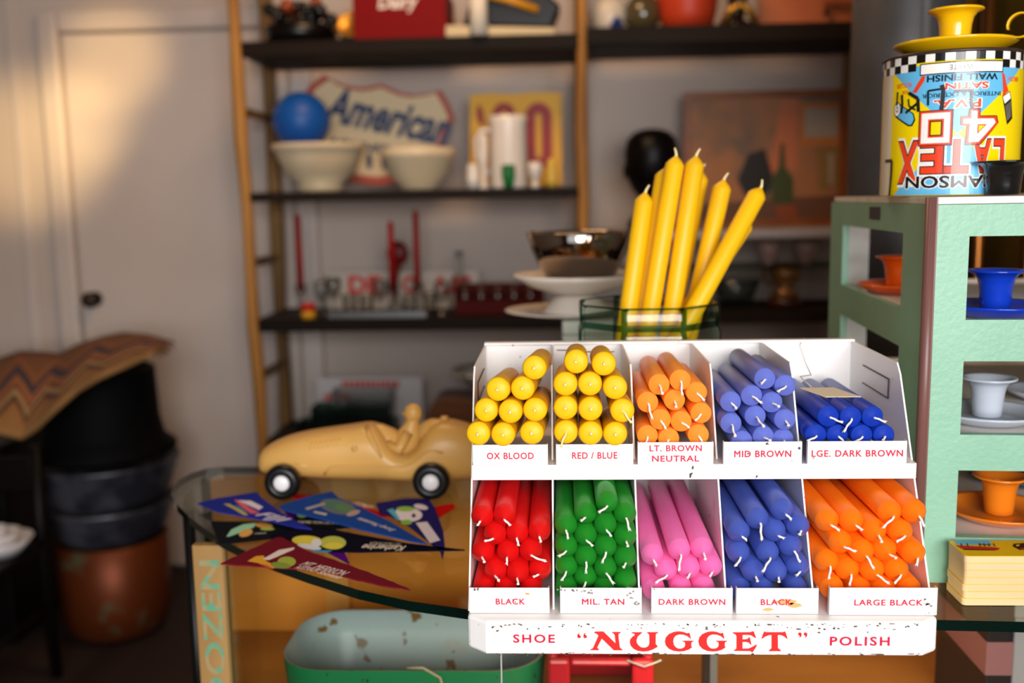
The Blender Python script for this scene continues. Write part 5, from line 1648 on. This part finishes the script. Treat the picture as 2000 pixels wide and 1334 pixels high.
# ------------------------------------------------------------------ enamel candle holders
def chamberstick(loc, m, label, rz=0.0, rs=0.058, handle=True, cup=True, group='enamel candle holders', scale=1.0, saucer=True):
    t = thing('candle_holder', loc, label, 'candle holder', group, rz)
    if saucer:
        obj('saucer', MB().lathe([(0.001, 0.0005), (rs * .62, 0.0005), (rs * .72, 0.003), (rs * .97, 0.0105), (rs, 0.0125), (rs * .985, 0.0138), (rs * .93, 0.0118), (rs * .7, 0.0055), (rs * .5, 0.0042), (0.018, 0.0046), (0.012, 0.0058), (0.001, 0.0058)], 40), m, t, local=True)
    if cup:
        z = 0.0062 if saucer else 0.0005
        obj('cup', MB().lathe([(0.001, z), (0.0138, z), (0.0148, z + 0.0015), (0.0156, z + 0.012), (0.0168, z + 0.026), (0.0186, z + 0.034), (0.0222, z + 0.0385), (0.0268, z + 0.0402), (0.0285, z + 0.0410), (0.0288, z + 0.0422), (0.0278, z + 0.0432), (0.0225, z + 0.0418),
                             (0.0172, z + 0.036), (0.0150, z + 0.026), (0.0136, z + 0.010), (0.001, z + 0.008)], 36), m, t, local=True)
    if handle:
        hr_ = 0.0125
        P = [(rs + 0.002 + hr_ * math.cos(a) * 1.0, 0, 0.0135 + hr_ * 0.9 + hr_ * math.sin(a)) for a in [math.radians(-125 + 320 * i / 18) for i in range(19)]]
        P = [(rs - 0.006, 0, 0.011)] + P
        mb = MB()
        o_ = len(mb.v)
        wd = 0.006
        for p in P:
            for s1 in (-1, 1):
                mb.v.append((p[0], s1 * wd, p[2]))
        for i in range(len(P) - 1):
            mb.face((o_ + 2 * i, o_ + 2 * i + 1, o_ + 2 * i + 3, o_ + 2 * i + 2), 0, True)
        obj('ring_handle', mb, m, t, local=True, solid=0.0014)
    return t
def enamel(name, c):
    return mat(name, c, 0.18, coat=0.5)
E_BLU, E_ORG, E_WHT, E_BLK, E_YEL, E_TAN = enamel('blue_enamel', '#1238b4'), enamel('orange_enamel', '#e8590c'), enamel('grey_white_enamel', '#b9c0cc'), enamel('black_enamel', '#060606'), enamel('yellow_enamel', '#f0b80a'), enamel('amber_enamel', '#e0781a')
def at_front(px, py, yloc):
    """x on the rack shelf for a photo column at a given depth behind the front panel"""
    n = (RKM.to_3x3() @ Vector((0, 1, 0)))
    p0_ = rk(0, yloc, 0)
    d = ray(px, py)
    t = (p0_ - CAMP).dot(n) / d.dot(n)
    q = RKM.inverted() @ (CAMP + d * t)
    return q.x
chamberstick(rk(at_front(1943, 600, 0.075), 0.075, SHZ[2]), E_BLU, 'glossy blue enamel candle holder on the upper shelf of the green rack', 1.2)
chamberstick(rk(rk_x(1754, 540, 0.33), 0.33, SHZ[2]), E_ORG, 'orange enamel candle holder seen through the side opening of the green rack', 0.6, rs=0.052)
chamberstick(rk(at_front(1928, 800, 0.085), 0.085, SHZ[1]), E_WHT, 'pale grey enamel candle holder on the middle shelf of the green rack', 1.2)
chamberstick(rk(0.21, 0.20, SHZ[1]), E_WHT, 'second pale grey enamel candle holder further back on the middle shelf', 0.9)
chamberstick(rk(at_front(1950, 1010, 0.080), 0.080, SHZ[0]), E_TAN, 'orange enamel candle holder on the lowest shelf of the green rack', 2.8)
chamberstick(rk(at_front(1985, 975, 0.22), 0.225, SHZ[0]), E_BLK, 'black enamel candle holder behind the orange one on the lowest shelf', 1.0)
chamberstick(rk(0.235, 0.080, SHZ[0]), E_TAN, 'second orange enamel candle holder at the photo edge on the lowest shelf', 0.3, group='enamel candle holders')
chamberstick(rk(at_front(1960, 350, 0.068), 0.068, RHT + 0.008), E_BLK, 'glossy black enamel candle holder standing on top of the green rack', 0.4, saucer=False, handle=False).scale = (1.08, 1.08, 0.80)

# ------------------------------------------------------------------ paint tin on the rack
CTY = 1.145
ctx = aY(1853, 300, CTY).x
CR, CH = 0.0712, 0.150
CZ = RK.location.z + RHT + 0.0085
can = thing('paint_tin', (ctx, CTY, CZ), 'old printed paint tin standing upside down on the green rack, blue yellow and red', 'paint tin')
obj('body', MB().lathe([(0.001, 0), (CR - .002, 0), (CR, 0.002), (CR, CH - 0.004), (CR - 0.001, CH - 0.003)], 64), mat('tin_yellow_print', '#f0d000', 0.28, coat=0.3), can, local=True)
obj('rim_band', MB().lathe([(CR - 0.004, CH - 0.003), (CR + 0.0012, CH - 0.0035), (CR + 0.0016, CH - 0.0015), (CR + 0.0004, CH), (CR - 0.003, CH), (CR - 0.004, CH - 0.004), (0.001, CH - 0.004)], 64), mat('dark_tin_rim', '#4a3a34', 0.4, 0.5), can, local=True)
SP = 2 * CR / 247.0                   # metres per photo pixel on the tin
TH0 = math.asin(13 / 124) - PI / 2 + math.atan2(-ctx, CTY) * -1.0 * 0
# angle of the label centre as seen from the viewer
view_a = math.atan2(-CTY, -ctx)
TH0 = view_a + math.asin(13 / 124.0)
art = {}
def cyl_art(polys, layer, colname, col):
    """polys in label pixels: x right, y up from the tin's foot (in photo pixels)"""
    bm = bmesh.new()
    for p in polys:
        vs = [bm.verts.new((q[0], q[1], 0)) for q in p]
        try:
            bm.faces.new(vs)
        except ValueError:
            pass
    x0 = min(v.co.x for v in bm.verts)
    x1 = max(v.co.x for v in bm.verts)
    k = math.ceil(x0 / 8) * 8
    while k < x1:
        bmesh.ops.bisect_plane(bm, geom=bm.verts[:] + bm.edges[:] + bm.faces[:], plane_co=(k, 0, 0), plane_no=(1, 0, 0))
        k += 8
    bm.verts.index_update()
    mb = art.setdefault(colname, (MB(), mat(colname, col, 0.3, coat=0.3)))[0]
    o_ = len(mb.v)
    R = CR + 0.00012 + layer * 0.00010
    for v in bm.verts:
        a = TH0 + v.co.x * SP / CR
        mb.v.append((R * math.cos(a), R * math.sin(a), v.co.y * SP))
    for f in bm.faces:
        mb.face([o_ + v.index for v in f.verts], 0)
    bm.free()
FY = 383
def L_(pts):
    return [(x - 1870, FY - y) for x, y in pts]
def label_text(body_, cx, cy, w, h, layer, name, col, bold=0.02, sp=1.0, shear=0.0):
    vs, fs = text(body_, w, h, bold, shear, sp)
    by = {}
    for f in fs:
        by.setdefault(round(vs[f[0]][2], 6), []).append(f)
    for k, fl_ in enumerate(by.values()):
        cyl_art([[(-(vs[i][0]) + cx - 1870, FY - cy - vs[i][1]) for i in f] for f in fl_], layer + k * 0.08, name, col)
BLUE, RED, BLK, WHT = ('label_blue', '#62b4de'), ('label_red', '#e0401c'), ('label_black', '#12100f'), ('label_white', '#eee9e2')
cyl_art([L_([(1870, 272), (1735, 148), (2005, 148)])], 0, *BLUE)
cyl_art([L_([(1870, 272), (1752, 381), (1988, 381)])], 0, *BLUE)
cyl_art([L_([(1690, 132), (1738, 132), (1738, 381), (1690, 381)])], 0, 'label_cream', '#d9cdb4')
wq, bq = [], []
for i in range(-12, 13):
    for r_ in range(2):
        x = 1870 + i * 17
        y = 129 + r_ * 14
        if r_ == 1 and -4 <= i <= 4:
            continue
        (wq if (i + r_) % 2 else bq).append(L_([(x - 8.5, y), (x + 8.5, y), (x + 8.5, y + 14), (x - 8.5, y + 14)]))
cyl_art(wq, 1, *WHT)
cyl_art(bq, 1, *BLK)
cyl_art([L_([(1801, 145), (1948, 145), (1948, 166), (1801, 166)])], 2, *BLK)
cyl_art([L_([(1803, 147), (1946, 147), (1946, 164), (1803, 164)])], 3, *WHT)
label_text('WHITE', 1872, 155, 40, 9, 4, *BLK, bold=0.0)
label_text('WALL FINISH', 1876, 173, 122, 11, 1, *BLK, bold=0.03)
label_text('SATIN', 1883, 188, 72, 11, 2, *WHT, bold=0.09)
label_text('SATIN', 1883, 188, 72, 11, 3, *RED, bold=0.03)
label_text('INTERIOR & EXTERIOR', 1876, 203, 138, 7, 1, *BLK, bold=0.02)
label_text('P.V.A.', 1868, 219, 78, 14, 2, *WHT, bold=0.09)
label_text('P.V.A.', 1868, 219, 78, 14, 3, *RED, bold=0.03)
label_text('ROLLER', 1768, 180, 34, 8, 1, *RED, bold=0.02)
label_text('FOR', 1772, 192, 14, 6, 1, *RED, bold=0.02)
label_text('BRUSH', 1976, 177, 30, 8, 1, *RED, bold=0.02)
def frame_ring(outer, inner, layer, name, col):
    n = len(outer)
    cyl_art([[outer[i], outer[(i + 1) % n], inner[(i + 1) % n], inner[i]] for i in range(n)], layer, name, col)
def rect(x0, y0, x1, y1):
    return L_([(x0, y0), (x1, y0), (x1, y1), (x0, y1)])
frame_ring(rect(1803, 229, 1862, 293), rect(1825, 250, 1842, 273), 4, *BLK)
frame_ring(rect(1804.5, 230.5, 1860.5, 291.5), rect(1823, 248, 1844, 275), 5, *RED)
frame_ring(rect(1808, 234, 1857, 288), rect(1820, 245, 1847, 278), 6, *WHT)
four_o = [(1889, 230), (1906, 230), (1906, 243), (1938, 243), (1942, 256), (1908, 292), (1884, 292), (1886, 259), (1875, 259), (1875, 243), (1888, 243)]
cyl_art([L_([(x + (-1.5 if x < 1900 else 1.5), y + (-1.5 if y < 260 else 1.5)) for x, y in four_o])], 4, *BLK)
cyl_art([L_(four_o)], 5, *RED)
four_i = [(1892, 233), (1902, 233), (1902, 247), (1933, 247), (1937, 254), (1906, 288), (1889, 288), (1890, 255), (1879, 255), (1879, 247), (1892, 247)]
cyl_art([L_(four_i)], 6, *WHT)
cyl_art([L_([(1903, 257), (1920, 257), (1903, 274)])], 7, *RED)
cyl_art([L_([(1905, 259), (1916, 259), (1905, 270)])], 8, 'label_yellow', '#f0d000')
for t_, cx, w in (('L', 1948, 20), ('A', 1914, 30), ('T', 1870, 37), ('E', 1828, 34)):
    label_text(t_, cx, 313, w, 54, 1, *WHT, bold=0.10)
    label_text(t_, cx, 313, w, 54, 2, *BLK, bold=0.055)
    label_text(t_, cx, 313, w, 54, 3, *RED, bold=0.03)
label_text('X', 1783, 321, 40, 70, 1, *WHT, bold=0.10)
label_text('X', 1783, 321, 40, 70, 2, *BLK, bold=0.055)
label_text('X', 1783, 321, 40, 70, 3, *RED, bold=0.03)
label_text('SAMSON', 1858, 358, 152, 21, 4, *WHT, bold=0.11)
label_text('SAMSON', 1858, 358, 152, 21, 5, *BLK, bold=0.04)
# paint roller and brush pictures
cyl_art([L_([(1806, 166), (1812, 168), (1810, 176), (1796, 196), (1788, 194)])], 4, *RED)
cyl_art([L_([(1747, 212), (1754, 208), (1792, 232), (1796, 244), (1790, 255), (1782, 255), (1750, 236)])], 1, *BLK)
cyl_art([L_([(1750, 214), (1755, 211), (1790, 233), (1793, 243), (1788, 252), (1783, 252), (1752, 234)])], 2, *BLUE)
for r_, c_ in ((1.0, BLK), (0.86, WHT), (0.4, BLK), (0.25, WHT)):
    cyl_art([L_([(1754 + 9 * r_ * math.cos(t), 222 + 14 * r_ * math.sin(t)) for t in [i * PI / 10 for i in range(20)]])], 3 + (1 - r_) * 3, *c_)
cyl_art([L_([(1946, 166), (1951, 168), (1958, 188), (1963, 198), (1950, 208), (1950, 196)])], 4, *RED)
cyl_art([L_([(1949, 208), (1967, 198), (1972, 212), (1954, 224)])], 4, *BLK)
cyl_art([L_([(1950, 209), (1966, 200), (1970, 211), (1955, 221)])], 5, *WHT)
cyl_art([L_([(1954, 224), (1972, 212), (1978, 246), (1964, 258)])], 4, *BLK)
for q in range(4):
    cyl_art([L_([(1957 + q * 4, 224 - q * 2.5), (1958.2 + q * 4, 223 - q * 2.5), (1965 + q * 2.5, 250 - q * 2), (1964 + q * 2.5, 251 - q * 2)])], 5, 'label_grey', '#9a958e')
# black marker scrawl
MARK = ('marker_black', '#1c1a1a')
def scrawl(pts, w, name=MARK):
    for (a, b) in zip(pts[:-1], pts[1:]):
        dx, dy = b[0] - a[0], b[1] - a[1]
        l = math.hypot(dx, dy) + 1e-6
        nx, ny = -dy / l * w / 2, dx / l * w / 2
        cyl_art([L_([(a[0] + nx, a[1] + ny), (b[0] + nx, b[1] + ny), (b[0] - nx, b[1] - ny), (a[0] - nx, a[1] - ny)])], 9, *name)
scrawl([(1862, 197), (1892, 197), (1890, 215), (1893, 230)], 5)
scrawl([(1819, 220), (1818, 194), (1843, 192)], 3.5)
scrawl([(1841, 185), (1844, 196), (1842, 230)], 7)
scrawl([(1766, 196), (1768, 215), (1766, 230)], 5)
scrawl([(1755, 190), (1754, 215)], 4)
scrawl([(1781, 194), (1800, 206), (1802, 230)], 6)
scrawl([(1776, 230), (1802, 213)], 5)
scrawl([(1781, 205), (1783, 218), (1796, 226)], 3)
scrawl([(1722, 316), (1745, 316), (1745, 340), (1741, 382)], 6)
for nm, (mb, m) in art.items():
    obj('label_print', mb, m, can, local=True)

ys_ = chamberstick((ctx + 0.001, CTY, CZ + CH + 0.001), E_YEL, 'bright yellow enamel candle holder sitting on top of the paint tin', rz=-0.62, rs=0.0635)
hm_ = MB()
P = [(0.074, 0.0, 0.0395), (0.085, 0, 0.041), (0.11, 0, 0.0405)]
o_ = 0
for p in P:
    hm_.v += [(p[0], -0.005, p[2]), (p[0], 0.005, p[2])]
for i in range(2):
    hm_.face((2 * i, 2 * i + 1, 2 * i + 3, 2 * i + 2), 0, True)
obj('handle_tab', hm_, E_YEL, ys_, local=True, solid=0.0014)

# ================================================================== WOODEN PICTURE TILES
tile_w = wood('raw_plywood', '#e6c89a', '#d9b684', 14, (0.3, 1, 1), 0.6)
tyel = mat('tile_yellow', '#efb90c', 0.4)
def tile(k, label):
    jx = random.Random(100 + k).uniform(-0.0012, 0.0012) + (0.001 if k < 3 else 0)
    z = ZTOP + 0.0006 + k * 0.00715
    P = [(p[0] + 0.3885 + jx + 0.058, p[1] + 0.9415 + 0.023) for p in rrect(0, 0, 0.058, 0.022, 0.004, 3)]
    t = tag(obj('picture_tile', MB().prism(P, z, z + 0.0066, 'z'), tile_w), label, 'tile', 'stack of wooden picture tiles')
    obj('yellow_face', MB().prism(P, z + 0.0066, z + 0.0071, 'z'), tyel, t)
    return t, z + 0.0072
names = ['bottom wooden tile of the yellow-topped stack', 'second wooden tile up from the bottom of the stack', 'third wooden tile up from the bottom of the stack', 'fourth wooden tile up, middle of the stack',
         'third wooden tile down from the top of the stack', 'wooden tile just under the top one of the stack', 'top wooden tile with a red boat printed on its yellow face']
for k in range(7):
    t, zt_ = tile(k, names[k])
pm = MB()
def tp_(pts, mi, dz):
    pm.flat([[tuple(aZ(x, y, zt_ + dz))[:2] for x, y in pts]], Matrix.Translation((0, 0, zt_ + dz)), mi)
tp_([(1863, 1056), (1931, 1056), (1940, 1064), (1870, 1064)], 0, 0.0001)
tp_([(1866, 1065), (1945, 1069), (1954, 1071), (1948, 1074), (1880, 1072)], 1, 0.0003)
tp_([(1878, 1071), (1950, 1074), (1940, 1075), (1884, 1074)], 2, 0.0002)
for x in (1876, 1888, 1912, 1921, 1930, 1940):
    tp_([(x, 1061), (x + 1.6, 1061), (x + 4, 1067), (x + 2, 1067)], 2, 0.0004)
tp_([(1912, 1062), (1935, 1064), (1936, 1065), (1912, 1063.4)], 2, 0.0004)
tp_([(1980, 1062), (2010, 1060), (2012, 1073), (1992, 1074), (1978, 1067)], 2, 0.0002)
tp_([(1984, 1064), (1992, 1063), (1990, 1067), (1985, 1067)], 3, 0.0004)
tp_([(1992, 1070), (2008, 1071), (2008, 1074), (1994, 1073)], 1, 0.0005)
obj('print', pm, [mat('sky_ink', '#6ab4d0', 0.5), mat('boat_red', '#c81a1c', 0.5), mat('ink_black', '#151214', 0.5), tyel], t)

# ================================================================== FLUE PIPE AND BRASS TANK
FYp = 1.95
fl = thing('stove_pipe', (aY(1765, 200, FYp).x, FYp, 0), 'dull grey metal stove pipe rising behind the green rack', 'pipe')
fr_r = 97 * sc_at(FYp)
gal = mat('galvanised_steel', '#4a4848', 0.5, 0.6, col2='#5c5a5c', nscale=6, nlo=0.4, nhi=0.7)
obj('pipe', MB().lathe([(fr_r, 0.02), (fr_r, ZC - 0.001)], 48), gal, fl, local=True)
obj('collar', MB().lathe([(fr_r + 0.0005, 0.0), (fr_r + 0.03, 0.0), (fr_r + 0.02, 0.02), (fr_r + 0.0005, 0.03)], 40, closed=True), gal, fl, local=True)
obj('seam', MB().box(-0.006, 0.006, -fr_r - 0.004, -fr_r + 0.003, 0.03, ZC - 0.001), gal, fl, local=True)
BYp = 2.02
bx_ = aY(1856, 200, BYp - 0.0).x + 0.212
br = thing('brass_boiler', (bx_, BYp, 0), 'tall tarnished brass cylinder behind the green rack', 'boiler')
brm = mat('tarnished_brass', '#8a6a26', 0.3, 0.85, col2='#4a3210', nscale=5, nlo=0.35, nhi=0.68, stretch=(1, 1, 0.25))
obj('body', MB().lathe([(0.2, 0.0), (0.2, 2.3), (0.15, 2.4), (0.001, 2.42)], 56), brm, br, local=True)
for (a_, r_) in ((205, 0.012), (232, 0.008)):
    cx_, cy_ = 0.2 * math.cos(math.radians(a_)), 0.2 * math.sin(math.radians(a_))
    obj('pipe_rib', MB().tube([(cx_, cy_, 0.05), (cx_, cy_, 2.2)], r_, 12), mat('copper_pipe', '#8a5426', 0.3, 0.9), br, local=True)
